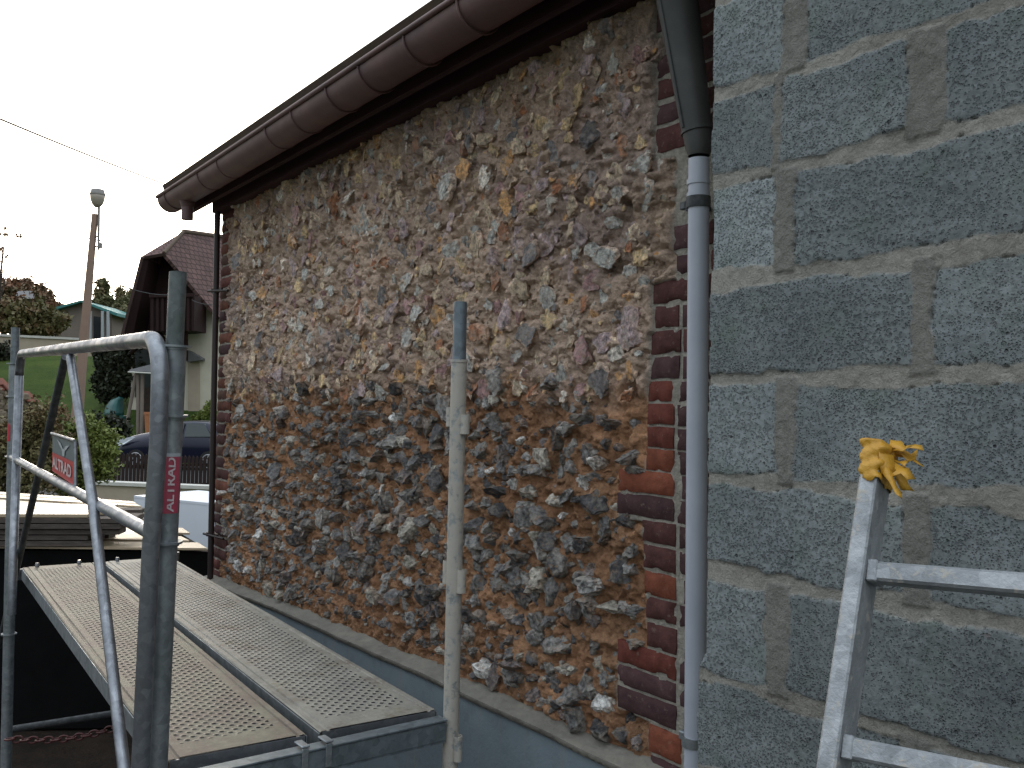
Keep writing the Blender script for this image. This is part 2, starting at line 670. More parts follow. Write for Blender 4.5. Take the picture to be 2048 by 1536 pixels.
M['timber_dark'] = simple('dark brown timber', (.03, .013, .012), (.02, .009, .009), 3, .75, 0, .3, 20, .004, .2, (6, 6, 1))
M['fence'] = simple('brown fence paint', (.035, .022, .018), (.022, .015, .012), 6, .8, 0, .3, 30, .004, .2)
M['concrete_pole'] = simple('concrete pole', (.3, .2, .15), (.23, .155, .12), 2, .9, 0, .2, 30, .004)
M['lampmetal'] = simple('lamp housing', (.25, .23, .21), (.18, .17, .16), 6, .5, .3, .1, 30, .002)
M['lampglass'] = simple('lamp bowl', (.42, .36, .3), (.36, .31, .26), 6, .25, 0, .05, 30, .002)
M['wire'] = simple('wire', (.05, .05, .05), (.04, .04, .04), 6, .6, 0, 0)
def mat_lawn():
    t = NT('lawn')
    c = t.mix(t.ramp(t.noise(.55, 6, .7), .35, .65), (.07, .105, .022), (.038, .068, .016))
    c = t.mix(t.math('MULTIPLY', t.ramp(t.noise(1.7, 5, .75), .55, .68), .55), c, (.1, .095, .035))
    c = t.mix(.6, c, t.ramp(t.noise(9, 5, .8), .3, .7, (.6,) * 3, (1.4,) * 3), 'MULTIPLY')
    nm = t.bump(t.noise(16, 5, .8), 1.0, .08)
    return t.done(c, .95, 0, nm, .1)


M['grass'] = mat_lawn()
M['soil'] = simple('dark soil', (.035, .026, .02), (.018, .014, .011), 3, .95, 0, .8, 14, .03, .1)
M['asphalt'] = simple('driveway', (.06, .058, .055), (.045, .044, .043), 3, .9, 0, .4, 60, .004, .2)
M['teal'] = simple('teal roof sheet', (.05, .22, .2), (.04, .17, .17), 3, .5, .2, .1, 20, .004)
M['teal_chair'] = simple('teal plastic', (.015, .1, .095), (.012, .075, .075), 3, .45, 0, .05, 20, .002)
M['tank_pink'] = simple('pinkish render', (.22, .18, .15), (.16, .13, .115), 1, .9, 0, .1, 20, .004)
M['slate'] = simple('grey slate', (.13, .13, .13), (.09, .09, .095), 2, .7, 0, .2, 20, .01)
M['terracotta'] = simple('terracotta', (.4, .16, .07), (.33, .13, .06), 4, .8, 0, .1, 40, .002)
M['trunk'] = simple('bark', (.07, .05, .04), (.04, .03, .025), 6, .95, 0, .6, 20, .01)
M['carpaint'] = simple('dark blue car paint', (.008, .010, .028), (.008, .010, .025), 3, .12, .2, 0)
M['carglass'] = simple('car window glass', (.03, .04, .042), (.035, .045, .045), 3, .05, 0, 0)
M['rubber'] = simple('tyre rubber', (.012, .012, .012), (.015, .015, .015), 3, .85, 0, 0)
M['alloy'] = simple('alloy wheel', (.5, .5, .52), (.4, .4, .42), 3, .3, .8, 0)
M['headlamp'] = simple('headlamp lens', (.75, .8, .85), (.6, .65, .7), 14, .12, .1, 0)
M['rubble'] = simple('rubble stone', (.3, .24, .17), (.13, .1, .075), 9, .95, 0, .8, 9, .05)
M['redtile'] = simple('red coping tile', (.2, .06, .035), (.13, .045, .03), 5, .85, 0, .3, 20, .01)
M['tiles_far'] = mat_tiles('mauve roof tiles', (.15, .088, .08), (.105, .064, .06), .3, .27)
M['glass_dark'] = simple('dark window', (.03, .035, .04), (.02, .025, .03), 2, .1, 0, 0)
M['leaf_green'] = mat_leaf('bright shrub leaves', (.10, .13, .028), (.2, .23, .055))
M['leaf_mid'] = mat_leaf('brownish shrub leaves', (.085, .085, .03), (.17, .14, .06), (.17, .1, .05))
M['leaf_dark'] = mat_leaf('dark hedge leaves', (.014, .018, .01), (.035, .04, .02))
M['leaf_autumn'] = mat_leaf('autumn leaves', (.13, .09, .055), (.3, .15, .09), (.11, .11, .055))  # leaf tones raised to imitate glow along the skyline
M['leaf_conifer'] = mat_leaf('conifer foliage', (.09, .1, .05), (.19, .18, .08), (.2, .15, .08))  # foliage colour lightened to stand for glow from the low sky

# ---------------------------------------------------------------- ground
def terrain(x, y):
    """height of the land: flat yard, then a garden slope rising to the left behind it"""
    rise = sstep(31, 50, y) * 4.4
    far = sstep(44, 75, y) * 1.6
    return rise + far + fbm(x * .3, y * .3, 2, 3) * .08 * sstep(10, 30, y)


xs = np.concatenate([np.linspace(-900, -60, 22), np.linspace(-55, 30, 140), np.linspace(35, 900, 22)])
ys = np.concatenate([np.linspace(-400, -10, 20), np.linspace(-8, 80, 150), np.linspace(85, 1500, 30)])
gx, gy = np.meshgrid(xs, ys)
gz = terrain(gx, gy) - .02
g = MB().grid(np.stack([gx, gy, gz], -1))
o = obj('ground', g, M['grass'], base=(0, 0, 0))
tag(o, kind='structure')
# bare yard soil and driveway as sheets a few millimetres above
yx, yy = np.meshgrid(np.linspace(-14, 8, 60), np.linspace(-6, 15, 60))
o = obj('yard_soil', MB().grid(np.stack([yx, yy, terrain(yx, yy) - .012 + .0 * yx], -1)), M['soil'], base=(0, 0, 0))
tag(o, kind='structure')
yx, yy = np.meshgrid(np.linspace(-17, 10, 40), np.linspace(19.2, 31.8, 60))
o = obj('driveway', MB().grid(np.stack([yx, yy, terrain(yx, yy) - .014], -1)), M['asphalt'], base=(0, 0, 0))
tag(o, kind='structure')

# ---------------------------------------------------------------- flint house
house = thing('flint_house', 'old house with a flint rubble wall, brick corners and a brown gutter', 'house', MF @ Matrix.Translation((-3.7, 0, -2.1)))
XL, XR = -5.60, -1.20
LX, LZ = [-5.6, -5.0, -4.4, -2.9, -1.9, -1.2], [-1.04, -1.028, -1.0, -.969, -.963, -.96]
ZLEDGE, ZTOP = -1.05, 1.40
rng = np.random.RandomState(11)


def zbound(x):
    return .075 + .03 * fbm(x * 2.2, x * 0 + 3.3, 1, 3) * 2


# stones: (x, z, rx, rz, upper?, depth)
stones = []
# lower zone: rough courses of knapped flint standing proud of orange lime mortar
z = ZLEDGE + .03
r_i = 0
while z < .17:
    x = XL + rng.uniform(.12, .2)
    while x < -1.42:
        a = rng.choice([.018, .025, .034, .044], p=[.24, .34, .28, .14]) * rng.uniform(.85, 1.2)
        b = a * rng.uniform(.65, 1.1)
        zz = z + rng.uniform(-.02, .02) + .012 * math.sin(x * 2.3 + r_i)
        if zz < zbound(x) - .01 + .06 * rng.normal() * .7 and rng.rand() < .93:
            stones.append((x + a, zz, a, b * (.8 if rng.rand() < .7 else 1.15), 0))
        x += 2 * a * rng.uniform(.8, 1.12) + rng.choice([.0, .018], p=[.75, .25])
    z += rng.uniform(.052, .063)
    r_i += 1
# upper zone: random flints of many colours, flush in pale mortar
cells = {}


def free(x, z, r):
    ci, cj = int(x / .1), int(z / .1)
    for i in range(ci - 2, ci + 3):
        for j in range(cj - 2, cj + 3):
            for (a, b, q) in cells.get((i, j), ()):
                if (a - x) ** 2 + (b - z) ** 2 < (q + r) ** 2 * .72:
                    return False
    return True


for a0, tries in ((.052, 700), (.038, 4000), (.030, 9000), (.020, 16000), (.012, 20000)):
    for _ in range(tries):
        x = rng.uniform(XL + .1, -1.4)
        zz = rng.uniform(.03, ZTOP - .02)
        if zz < zbound(x) + .01 - .05 * abs(rng.normal()):
            continue
        if rng.rand() > .55 + .45 * vnoise(x * 3, zz * 3, 5):
            continue
        a = a0 * rng.uniform(.75, 1.2)
        if free(x, zz, a):
            cells.setdefault((int(x / .1), int(zz / .1)), []).append((x, zz, a))
            stones.append((x, zz, a * rng.uniform(.8, 1.15), a * rng.uniform(.6, 1.0), 1))
# small chips between the lower stones
for _ in range(1500):
    x = rng.uniform(XL + .1, -1.42)
    zz = rng.uniform(ZLEDGE + .02, .08)
    a = rng.uniform(.007, .014)
    stones.append((x, zz, a, a * rng.uniform(.6, 1), 0))

# right-hand brick quoin, measured from the photograph: (y_top, y_bottom, x_left, joint?, colour)
RED, DARK, ORA, PUR = (.135, .042, .032), (.08, .035, .032), (.19, .062, .037), (.068, .037, .04)
QR = [(-95, -50, 1312, 0, PUR), (-42, 5, 1318, 0, DARK), (12, 55, 1312, 0, PUR), (62, 100, 1330, 0, DARK), (106, 148, 1313, 0, PUR), (155, 192, 1315, 0, DARK), (205, 243, 1312, 0, PUR), (252, 300, 1310, 0, DARK),
      (455, 502, 1346, 0, PUR), (515, 552, 1352, 0, PUR),
      (560, 605, 1305, 0, DARK), (611, 654, 1309, 1356, DARK), (661, 706, 1301, 0, DARK), (713, 756, 1301, 1356, PUR),
      (762, 802, 1296, 1346, RED), (807, 849, 1294, 1346, RED), (855, 896, 1293, 1346, RED), (900, 944, 1290, 1346, ORA),
      (947, 992, 1236, 1346, ORA), (997, 1041, 1233, 1346, PUR), (1047, 1091, 1283, 1349, DARK), (1098, 1145, 1285, 1349, DARK),
      (1152, 1199, 1287, 1349, ORA), (1204, 1247, 1291, 1349, DARK), (1256, 1305, 1292, 1351, DARK), (1311, 1356, 1233, 1350, RED),
      (1362, 1402, 1233, 1350, PUR), (1408, 1455, 1233, 1350, PUR), (1463, 1519, 1296, 1360, ORA), (1526, 1575, 1300, 1360, PUR)]


def quoin_left_x(zz):
    """left edge of the right-hand brickwork at height z"""
    for (yt, yb, xl, j, c) in QR:
        a = on(MF, 1345, yt)
        b = on(MF, 1345, yb)
        if b.z - .012 <= zz <= a.z + .012:
            return on(MF, xl, (yt + yb) / 2).x
    return on(MF, 1345, 700).x


qz = [(z_, quoin_left_x(z_)) for z_ in np.arange(-1.1, 1.5, .01)]
QZ = np.array([q[0] for q in qz])
QX = np.array([q[1] for q in qz])
# the left-hand corner: alternating stretchers and headers
lrow = .0675
nl = int((1.29 - (-1.33)) / lrow)


def left_q(k):
    return .23 if (k // 2) % 3 == 0 else (.12 if k % 2 else .15)


def inside_brick(x, z_, m=.01):
    if x > np.interp(z_, QZ, QX) - m:
        return True
    k = int((z_ + 1.33) / lrow)
    return x < XL + left_q(k) + m


stones = [s_ for s_ in stones if s_[1] > np.interp(s_[0], LX, LZ) + .012 + s_[3] * .7 and not inside_brick(s_[0] + (s_[2] * .8 if s_[0] > -3 else -s_[2] * 1.0 - .012), s_[1])]

# mortar bed as a height field, raised round every stone
STEP = .005
X = np.arange(XL + .02, XR, STEP)
Z = np.arange(ZLEDGE - .02, ZTOP, STEP)
gx, gz = np.meshgrid(X, Z)
zb = zbound(gx) + .10 * fbm(gx * 6, gz * 6, 3, 4)
up = sstep(-.06, .06, gz - zb)
H = (.010 * fbm(gx * 11, gz * 11, 0, 5) + .013 * fbm(gx * 30, gz * 36, 2, 4)) * 2 - .012 * sstep(.2, .34, fbm(gx * 20, gz * 30 + 3, 6, 4))
Hup = .016 * fbm(gx * 8, gz * 8, 4, 5) * 2 + .022 * np.abs(fbm(gx * 20, gz * 26, 5, 4)) * 2
Hup -= .016 * sstep(.22, .36, fbm(gx * 17 + 40, gz * 24, 1, 4))
Hup += .010 * (np.floor(fbm(gx * 13, gz * 13 + 9, 3, 3) * 7) / 7)
H = H * (1 - up) + Hup * up - .012 * (1 - up)
for (sx, sz, a, b, u_) in stones:
    if a < .016:
        continue
    i0, i1 = np.searchsorted(X, [sx - 2.2 * a, sx + 2.2 * a])
    j0, j1 = np.searchsorted(Z, [sz - 2.2 * b, sz + 2.2 * b])
    xx, zz = gx[j0:j1, i0:i1], gz[j0:j1, i0:i1]
    q = ((xx - sx) / a) ** 2 + ((zz - sz) / b) ** 2
    H[j0:j1, i0:i1] += np.exp(-q / 1.6) * (.003 if u_ else .004) * min(1.5, a / .03)
# pull the bed back behind the brick corners
ql = np.interp(gz, QZ, QX)
inq = sstep(-.012, .004, gx - ql)
kk = ((gz + 1.33) / lrow).astype(int)
lw = np.where((kk // 2) % 3 == 0, .23, np.where(kk % 2 == 1, .12, .15))
inl = sstep(.008, -.008, gx - (XL + lw))
inb = np.maximum(inq, inl)
H = H * (1 - inb) + inb * (-.006 + .003 * fbm(gx * 40, gz * 40, 1, 2))
oc = np.array((.43, .235, .135))
bc = np.array((.64, .48, .375))
gc = np.array((.46, .43, .38))
var = fbm(gx * 2.5, gz * 2.5, 6, 4)[..., None]
oc2 = oc * (1 + .5 * var) + np.array((0, .012, .012)) * sstep(.0, .4, fbm(gx * 6, gz * 6, 5, 3))[..., None]
bc2 = bc * (1 + .4 * var)
mau = sstep(.0, .35, fbm(gx * 3.3 + 5, gz * 3.3, 7, 4))[..., None]
bc2 = bc2 * (1 - .4 * mau) + np.array((.40, .30, .30)) * .4 * mau
Cm = oc2 * (1 - up[..., None]) + bc2 * up[..., None]
Cm = Cm * (1 - inb[..., None]) + gc * inb[..., None]
P = np.stack([gx, -H, gz], -1)
mw = MB().grid(P)
mw.c = [Cm.reshape(-1, 3)]
wall_o = obj('mortar_wall', mw, M['mortar'], house, MF, cols=True)
# solid core and gable return behind the bed
core = MB().box(((XL + XR) / 2, .29, (ZTOP - 2.1) / 2), (XR - XL, .40, ZTOP + 2.1))
obj('wall_core', core, M['fillet'], house, MF)

# stones themselves
import bmesh
_bm = bmesh.new()
bmesh.ops.create_icosphere(_bm, subdivisions=3, radius=1)
ICO_V = np.array([v.co for v in _bm.verts])
ICO_F = np.array([[v.index for v in f.verts] for f in _bm.faces])
_bm.free()
_bm = bmesh.new()
bmesh.ops.create_icosphere(_bm, subdivisions=2, radius=1)
ICO2_V = np.array([v.co for v in _bm.verts])
ICO2_F = np.array([[v.index for v in f.verts] for f in _bm.faces])
_bm.free()
LOWC = np.array([(.07, .07, .075), (.13, .13, .135), (.2, .2, .2), (.29, .285, .28), (.17, .145, .145), (.36, .34, .3), (.58, .58, .57)])
LOWP = [.22, .25, .21, .12, .1, .08, .02]
UPC = np.array([(.5, .40, .29), (.5, .37, .21), (.48, .27, .12), (.34, .15, .08), (.38, .38, .36), (.36, .28, .29), (.6, .55, .49), (.17, .16, .165), (.3, .18, .18)])
UPP = [.17, .14, .10, .07, .15, .14, .08, .09, .06]


def build_stones(which):
    VV, FF, CC = [], [], []
    n0 = 0
    for (sx, sz, a, b, u_) in stones:
        if u_ != which:
            continue
        big = a > .018
        V = (ICO_V if big else ICO2_V).copy()
        Fc = ICO_F if big else ICO2_F
        ph = rng.uniform(0, 50)
        nz = fbm(V[:, 0] * 1.6 + ph, V[:, 1] * 1.6 + V[:, 2] * 1.1 + ph, 3, 3)
        V *= (1 + .85 * nz)[:, None]
        V *= (1 + .22 * fbm(V[:, 0] * 4 + ph, V[:, 1] * 3 + V[:, 2] * 4, 5, 2))[:, None]
        cortex = np.ones(len(V))
        for q in range(rng.randint(5, 9)):
            n = rng.normal(size=3)
            if q == 0:
                n = np.array([rng.normal() * .28, -1, rng.normal() * .3 + .05])
            n /= np.linalg.norm(n)
            d = (rng.uniform(.2, .35) if u_ else rng.uniform(.42, .6)) if q == 0 else rng.uniform(.5, .82)
            e = V @ n - d
            m = e > 0
            V[m] -= e[m][:, None] * n * .97
            if q == 0:
                cortex[m] = 0
            elif rng.rand() < .5:
                cortex[m] *= .4
        V += rng.normal(size=V.shape) * .035
        V *= (1 + .16 * fbm(V[:, 0] * 5 + ph, V[:, 1] * 4 + V[:, 2] * 5 + ph, 6, 2))[:, None]
        th = rng.normal() * .35 if not u_ else rng.uniform(-3.1, 3.1)
        dep = (rng.uniform(.032, .058) if not u_ else rng.uniform(.016, .03)) * min(1.3, a / .03)
        out = rng.uniform(-.015, -.003) if not u_ else rng.uniform(-.008, .002)
        x_ = V[:, 0] * a
        z_ = V[:, 2] * b
        Vx = x_ * math.cos(th) - z_ * math.sin(th)
        Vz = x_ * math.sin(th) + z_ * math.cos(th)
        ih = min(max(int((sx - X[0]) / STEP), 0), len(X) - 1)
        jh = min(max(int((sz - Z[0]) / STEP), 0), len(Z) - 1)
        Vy = V[:, 1] * dep - H[jh, ih] - out
        VV.append(np.stack([Vx + sx, Vy, Vz + sz], -1))
        FF.append(Fc + n0)
        n0 += len(V)
        if u_:
            base = UPC[rng.choice(len(UPC), p=UPP)] * rng.uniform(.8, 1.25)
            rim = base * .2 + np.array((.60, .45, .355)) * .8
        else:
            base = LOWC[rng.choice(len(LOWC), p=LOWP)] * rng.uniform(.8, 1.2)
            rim = base * .55 + (np.array((.4, .375, .335)) if rng.rand() < .6 else np.array((.32, .22, .15))) * .42
        CC.append(base * (1 - cortex[:, None]) + rim * cortex[:, None])
    return np.concatenate(VV), np.concatenate(FF), np.concatenate(CC)


_inv = np.array(WM[house.name].inverted() @ MF)
for which, nm in ((0, 'knapped_flints'), (1, 'mixed_flints')):
    v, f, c = build_stones(which)
    v = v @ _inv[:3, :3].T + _inv[:3, 3]
    so_ = link(nm, fast_mesh(nm, v, f, False, c), M['stone'], wall_o)
    so_['kind'] = 'stuff'

# bricks
_bt = MB().box((0, 0, 0), (1, 1, 1))


def brick_block(mb, x0, x1, z0, z1, depth, col, proud=.006, y0=0):
    nx = max(3, int((x1 - x0) / .014))
    nz_ = max(4, int((z1 - z0) / .012))
    u = np.linspace(0, 1, nx + 1)
    w = np.linspace(0, 1, nz_ + 1)
    uu, ww = np.meshgrid(u, w)
    ex = np.minimum(uu, 1 - uu) * (x1 - x0)
    ez = np.minimum(ww, 1 - ww) * (z1 - z0)
    e = np.minimum(ex, ez)
    px_ = x0 + uu * (x1 - x0)
    pz_ = z0 + ww * (z1 - z0)
    r_ = .007
    fall = np.where(e < r_, r_ - np.sqrt(np.maximum(r_ ** 2 - (r_ - e) ** 2, 0)), 0)
    chip = .010 * sstep(.15, .45, fbm(px_ * 30, pz_ * 30 + y0 * 9, 4, 3)) * sstep(.018, .0, e)
    hh = proud - fall - chip + .003 * fbm(px_ * 45, pz_ * 45, 2, 3)
    jit = .004 * fbm(px_ * 25 + 3, pz_ * 25, 5, 2) * (e < r_)
    G = np.stack([px_ + jit, y0 - hh, pz_ + jit], -1)
    cc = np.tile(np.array(col), (G.shape[0] * G.shape[1], 1))
    mb.grid(G, True, cc)
    # returns going back into the wall
    for edge in (G[0], G[-1][::-1], G[:, 0][::-1], G[:, -1]):
        back = edge.copy()
        back[:, 1] = y0 + depth
        k = len(edge)
        fs = [(i, k + i, k + i + 1, i + 1) for i in range(k - 1)]
        mb.add(np.concatenate([edge, back]), fs, False, np.tile(np.array(col), (2 * k, 1)))


qb = MB()
xr_end = on(MF, 1425, 700).x + .12
for i, (yt, yb, xl, j, c) in enumerate(QR):
    a = on(MF, 1335, yt)
    b = on(MF, 1335, yb)
    x0 = on(MF, xl, (yt + yb) / 2).x
    cc = np.array(c) * rng.uniform(.8, 1.2)
    z0, z1 = b.z, a.z
    if j:
        x1 = on(MF, j, (yt + yb) / 2).x
        brick_block(qb, x0, x1, z0, z1, .05, cc, .004)
        gap = rng.choice([.014, .03])
        brick_block(qb, x1 + gap, x1 + gap + .11, z0 - .003, z1 - .003, .05, np.array(PUR) * rng.uniform(.7, 1), .003)
    else:
        x1 = x0 + (.21 if rng.rand() < .5 else .11)
        brick_block(qb, x0, x1, z0, z1, .05, cc, .004)
        if x1 < xr_end:
            brick_block(qb, x1 + .012, x1 + .12, z0, z1, .05, np.array(DARK) * rng.uniform(.7, 1.1), .004)
o = obj('brick_quoin', qb, M['brickmat'], house, MF, cols=True)
ql_ = MB()
for k in range(nl):
    z0 = -1.33 + k * lrow + .006
    z1 = z0 + lrow - .011
    if z0 < ZLEDGE - .3:
        continue
    w = left_q(k)
    c = np.array([(.1, .036, .03), (.075, .032, .03), (.06, .03, .034), (.12, .046, .032), (.085, .046, .036)][rng.randint(5)]) * rng.uniform(.8, 1.2)
    if w > .16:
        brick_block(ql_, XL, XL + w, z0, z1, .05, c, .004)
    else:
        brick_block(ql_, XL, XL + w, z0, z1, .05, c, .004)
obj('brick_quoin', ql_, M['brickmat'], house, MF, cols=True)
# gable end bricks (seen only from the side)
gb = MB().box((XL - .012, .25, .05), (.03, .47, 2.66))
obj('gable_end', gb, M['rooftile'], house, MF)

# smooth cement plinth with a sloping fillet on top
X2 = np.linspace(XL - .03, XR, 500)
prof = []
zl = np.interp(X2, LX, LZ) + .006 * fbm(X2 * 3, X2 * 0, 1, 3)
out_ = .055 + .006 * fbm(X2 * 5, X2 * 0 + 4, 2, 3)
pl = MB()
rows = [(-.065, -2.1 - ZLEDGE), (-.062, -.25), (-.060, -.10)]
G = np.stack([np.stack([X2, np.full_like(X2, y_) + .003 * fbm(X2 * 4, X2 * 0 + dz * 7, 3, 3), np.full_like(X2, -2.1) if k == 0 else zl + dz], -1) for k, (y_, dz) in enumerate([(-.066, -1.065), (-.064, -.6), (-.062, -.3), (-.06, -.1), (-.058, -.012)])], 0)
pl.grid(G)
obj('plinth', pl, M['render'], house, MF)
fl = MB()
T_ = np.linspace(0, 1, 9)
xx, tt = np.meshgrid(X2, T_)
zz = np.interp(xx, X2, zl)
fy = -.066 + .078 * tt
fz = zz - .004 + (.016 + .012 * fbm(xx * 5, tt * 0 + 5, 5, 3)) * tt + .005 * fbm(xx * 22, tt * 2, 4, 4) * (tt > .1)
fl.grid(np.stack([xx, fy, fz], -1))
fl.grid(np.stack([np.stack([X2, X2 * 0 - .054, zl - .022], -1), np.stack([X2, X2 * 0 - .067, zl - .0205], -1), np.stack([X2, X2 * 0 - .066, zl - .004], -1)], 0))
obj('cement_fillet', fl, M['fillet'], house, MF)

# eaves: soffit boards, fascia with an added dark shade strip, roof slab with a tile edge, half-round gutter
GD, GZ, GR = 1.565, 1.262, .082
GY = GD - 1.79
ex0, ex1 = -5.84, -1.30
sf = MB()
for k in range(4):
    y0 = -.012 - k * .03
    sf.slab([(ex0 + .02, y0, 1.30 - k * .034), (ex1, y0, 1.30 - k * .034), (ex1, y0 - .028, 1.268 - k * .034), (ex0 + .02, y0 - .028, 1.268 - k * .034)], (0, -.012, .014))
obj('soffit', sf, M['soffit'], house, MF)
fa = MB().box(((ex0 + ex1) / 2, -.135, 1.27), (ex1 - ex0 - .02, .022, .19))
fa.box(((XL + ex1) / 2, -.034, 1.222), (ex1 - XL - .03, .062, .145))  # added dark strip on the wall top, standing for the eave shadow
obj('fascia_shade_strip', fa, M['soffit'], house, MF)
rf = MB()
sl_ = .75
ye, ze = GY - GR + .03, GZ + .035
for k in range(1):
    rf.slab([(ex0, ye, ze), (ex1, ye, ze), (ex1, ye + 3.2, ze + 3.2 * sl_), (ex0, ye + 3.2, ze + 3.2 * sl_)], (0, -.02, .03))
roof = obj('roof', rf, M['rooftile'], house, MF)
tl = MB()
x = ex0 - .01
while x < ex1:
    w = .27
    # each tile: a shallow roll at its right edge
    n = 9
    u = np.linspace(0, 1, n)
    hh = .008 + .018 * np.exp(-((u - .93) / .07) ** 2) + rng.uniform(0, .006)
    for row in range(6):
        yy0 = ye - .005 + row * .3
        zz0 = ze + .012 + row * .3 * sl_
        A = np.stack([x + u * w, np.full(n, yy0), zz0 + hh], -1)
        B = np.stack([x + u * w, np.full(n, yy0 + .34), zz0 + .34 * sl_ + hh - .012], -1)
        Cc = A - np.array([0, 0, .024]) - np.stack([u * 0, u * 0, hh * .4], -1)
        tl.grid(np.stack([Cc, A, B], 0), False)
        D = Cc + np.array([0, .3, .3 * sl_ - .01])
        tl.grid(np.stack([D, Cc], 0), False)
    x += w
obj('tile_edge', tl, M['rooftile'], roof, MF)
gt = MB()
n = 14
ang = np.linspace(0, math.pi, n)
gxs = np.linspace(ex0 - .06, ex1 - .08, 90)
sag = -.004 * np.sin((gxs - gxs[0]) * 1.3)
for rr, inv_ in ((GR, 1), (GR - .004, -1)):
    G = np.zeros((len(gxs), n, 3))
    G[..., 0] = gxs[:, None]
    G[..., 1] = GY - rr * np.cos(ang)[None]
    G[..., 2] = GZ + sag[:, None] - rr * np.sin(ang)[None]
    gt.grid(G[:, ::inv_], True)
gt.tube([(x_, GY - GR - .004, GZ + .004 + s_) for x_, s_ in zip(gxs[::6], sag[::6])], .010, 8)
cap_ = [(gxs[0], GY - GR * math.cos(a), GZ - GR * math.sin(a)) for a in ang]
gt.slab(cap_, (.004, 0, 0))
cap_ = [(gxs[-1], GY - GR * math.cos(a), GZ - GR * math.sin(a)) for a in ang]
gt.slab(cap_, (-.004, 0, 0))
gut = obj('gutter', gt, M['gutter'], house, MF)
for px_, py_ in ((356, 408), (424, 350), (464, 318), (565, 248), (618, 210), (690, 165), (757, 118), (850, 50), (960, -30), (1100, -130)):
    jb = MB()
    x_ = on(MF, px_, py_, GY).x
    for dx in (-.011, .0, .011):
        pts = [(x_ + dx, GY - (GR + .0025) * math.cos(a), GZ - (GR + .0025) * math.sin(a)) for a in np.linspace(-.1, math.pi, 14)]
        if dx == 0:
            jb.tube(pts, .0045, 6)
    jb.box((x_, GY + .02, GZ + .012), (.02, 2 * GR + .02, .006))
    obj('gutter_bracket', jb, M['gutter'], gut, MF)
ob = MB()
ox = on(MF, 375, 415, GY).x
ob.tube([(ox, GY, GZ - GR + .008), (ox, GY, GZ - GR - .03)], [.045, .033], 18)
ob.tube([(ox, GY, GZ - GR - .028), (ox, GY, GZ - GR - .1)], .034, 18)
obj('outlet', ob, M['gutter'], gut, MF)

# dark downpipe on the far corner
dp = MB()
def at_y(px, py, y):
    return on(MF, px, py, y)
pA, pB = at_y(436, 396, -.045), at_y(421, 1140, -.045)
dp.tube([(pA.x, -.045, 1.3), (pA.x, -.045, pA.z - .2), (pB.x, -.045, pB.z), (pB.x - .01, -.045, -2.05)], .0175, 12)
d_o = obj('corner_downpipe', dp, M['brown_pipe'], house, MF)
for py_ in (582, 1068):
    bk = MB()
    q = at_y(430 if py_ < 800 else 421, py_, -.045)
    bk.tube([(q.x, -.045, q.z - .012), (q.x, -.045, q.z + .012)], .025, 12)
    bk.box((q.x + .05, -.035, q.z), (.1, .012, .02))
    bk.tube([(q.x - .035, -.075, q.z), (q.x + .16, -.02, q.z - .01)], .008, 6)
    obj('pipe_clip', bk, M['brown_pipe'], d_o, MF)

# right-hand downpipe: zinc swan neck into a grey plastic pipe
def pix(px, py, D_y):
    return on(MF, px, py, D_y)
vp = MB()
t1 = pix(1398, 318, -.07)
t2 = pix(1390, 1500, -.07)
vp.tube([t1, (t1.x * .5 + t2.x * .5, -.07, (t1.z + t2.z) / 2), (t2.x, -.07, t2.z), (t2.x, -.07, -2.0)], [.0265, .0265, .0265, .0265], 24)
p_o = obj('plastic_downpipe', vp, M['pvc'], house, MF)
cl = MB()
for py_, r_, h_ in ((365, .0275, .012), (390, .0275, .01)):
    q = pix(1397, py_, -.07)
    cl.tube([(q.x, -.07, q.z - h_ / 2), (q.x, -.07, q.z + h_ / 2)], .0292, 20)
obj('pipe_sleeve', cl, M['pvc'], p_o, MF)
cl = MB()
q = pix(1397, 405, -.07)
cl.tube([(q.x, -.07, q.z - .014), (q.x, -.07, q.z + .014)], .0305, 20)
cl.box((q.x - .03, -.06, q.z), (.035, .02, .03), bev=.003)
cl.tube([(q.x - .035, -.06, q.z), (q.x - .035, .02, q.z)], .008, 8)
cl.box((q.x - .06, -.06, q.z + .003), (.02, .014, .02), bev=.002)
obj('pipe_clip', cl, M['galv_dark'], p_o, MF)
cl = MB()
q = pix(1388, 1482, -.07)
cl.tube([(q.x, -.07, q.z - .012), (q.x, -.07, q.z + .012)], .031, 20)
cl.box((q.x - .04, -.055, q.z), (.03, .03, .022), bev=.003)
obj('pipe_clip', cl, M['galv'], p_o, MF)
zp = MB()
b0 = pix(1398, 312, -.07)
b1 = pix(1394, 262, -.07)
top = pix(1355, 0, -.10)
# swan neck climbs out to the gutter outlet
gx_out = pix(1335, -120, -.16)
zp.tube([b0, (b0.x, -.07, b0.z + .02), b1], [.027, .034, .0375], 24, caps=False)
zp.tube([b1, (b1.x * .5 + top.x * .5, -.085, (b1.z + top.z) / 2), top, (gx_out.x, -.15, gx_out.z), (gx_out.x - .03, GY, GZ - GR + .01)], [.0385, .0455, .0535, .0535, .0535], 28)
z_o = obj('zinc_swan_neck', zp, M['zinc'], house, MF)
fz_ = MB()
dirv = (Vector(top) - Vector(b1)).normalized()
fz_.tube([Vector(b1) - dirv * .004, Vector(b1) + dirv * .004], .041, 24)
s0 = Vector(b1) + Vector((-.01, -.0395, .004))
s1 = Vector(top) + Vector((-.012, -.0535, .004))
fz_.tube([s0, s1], .004, 6)
obj('solder_seam', fz_, M['zinc'], z_o, MF)

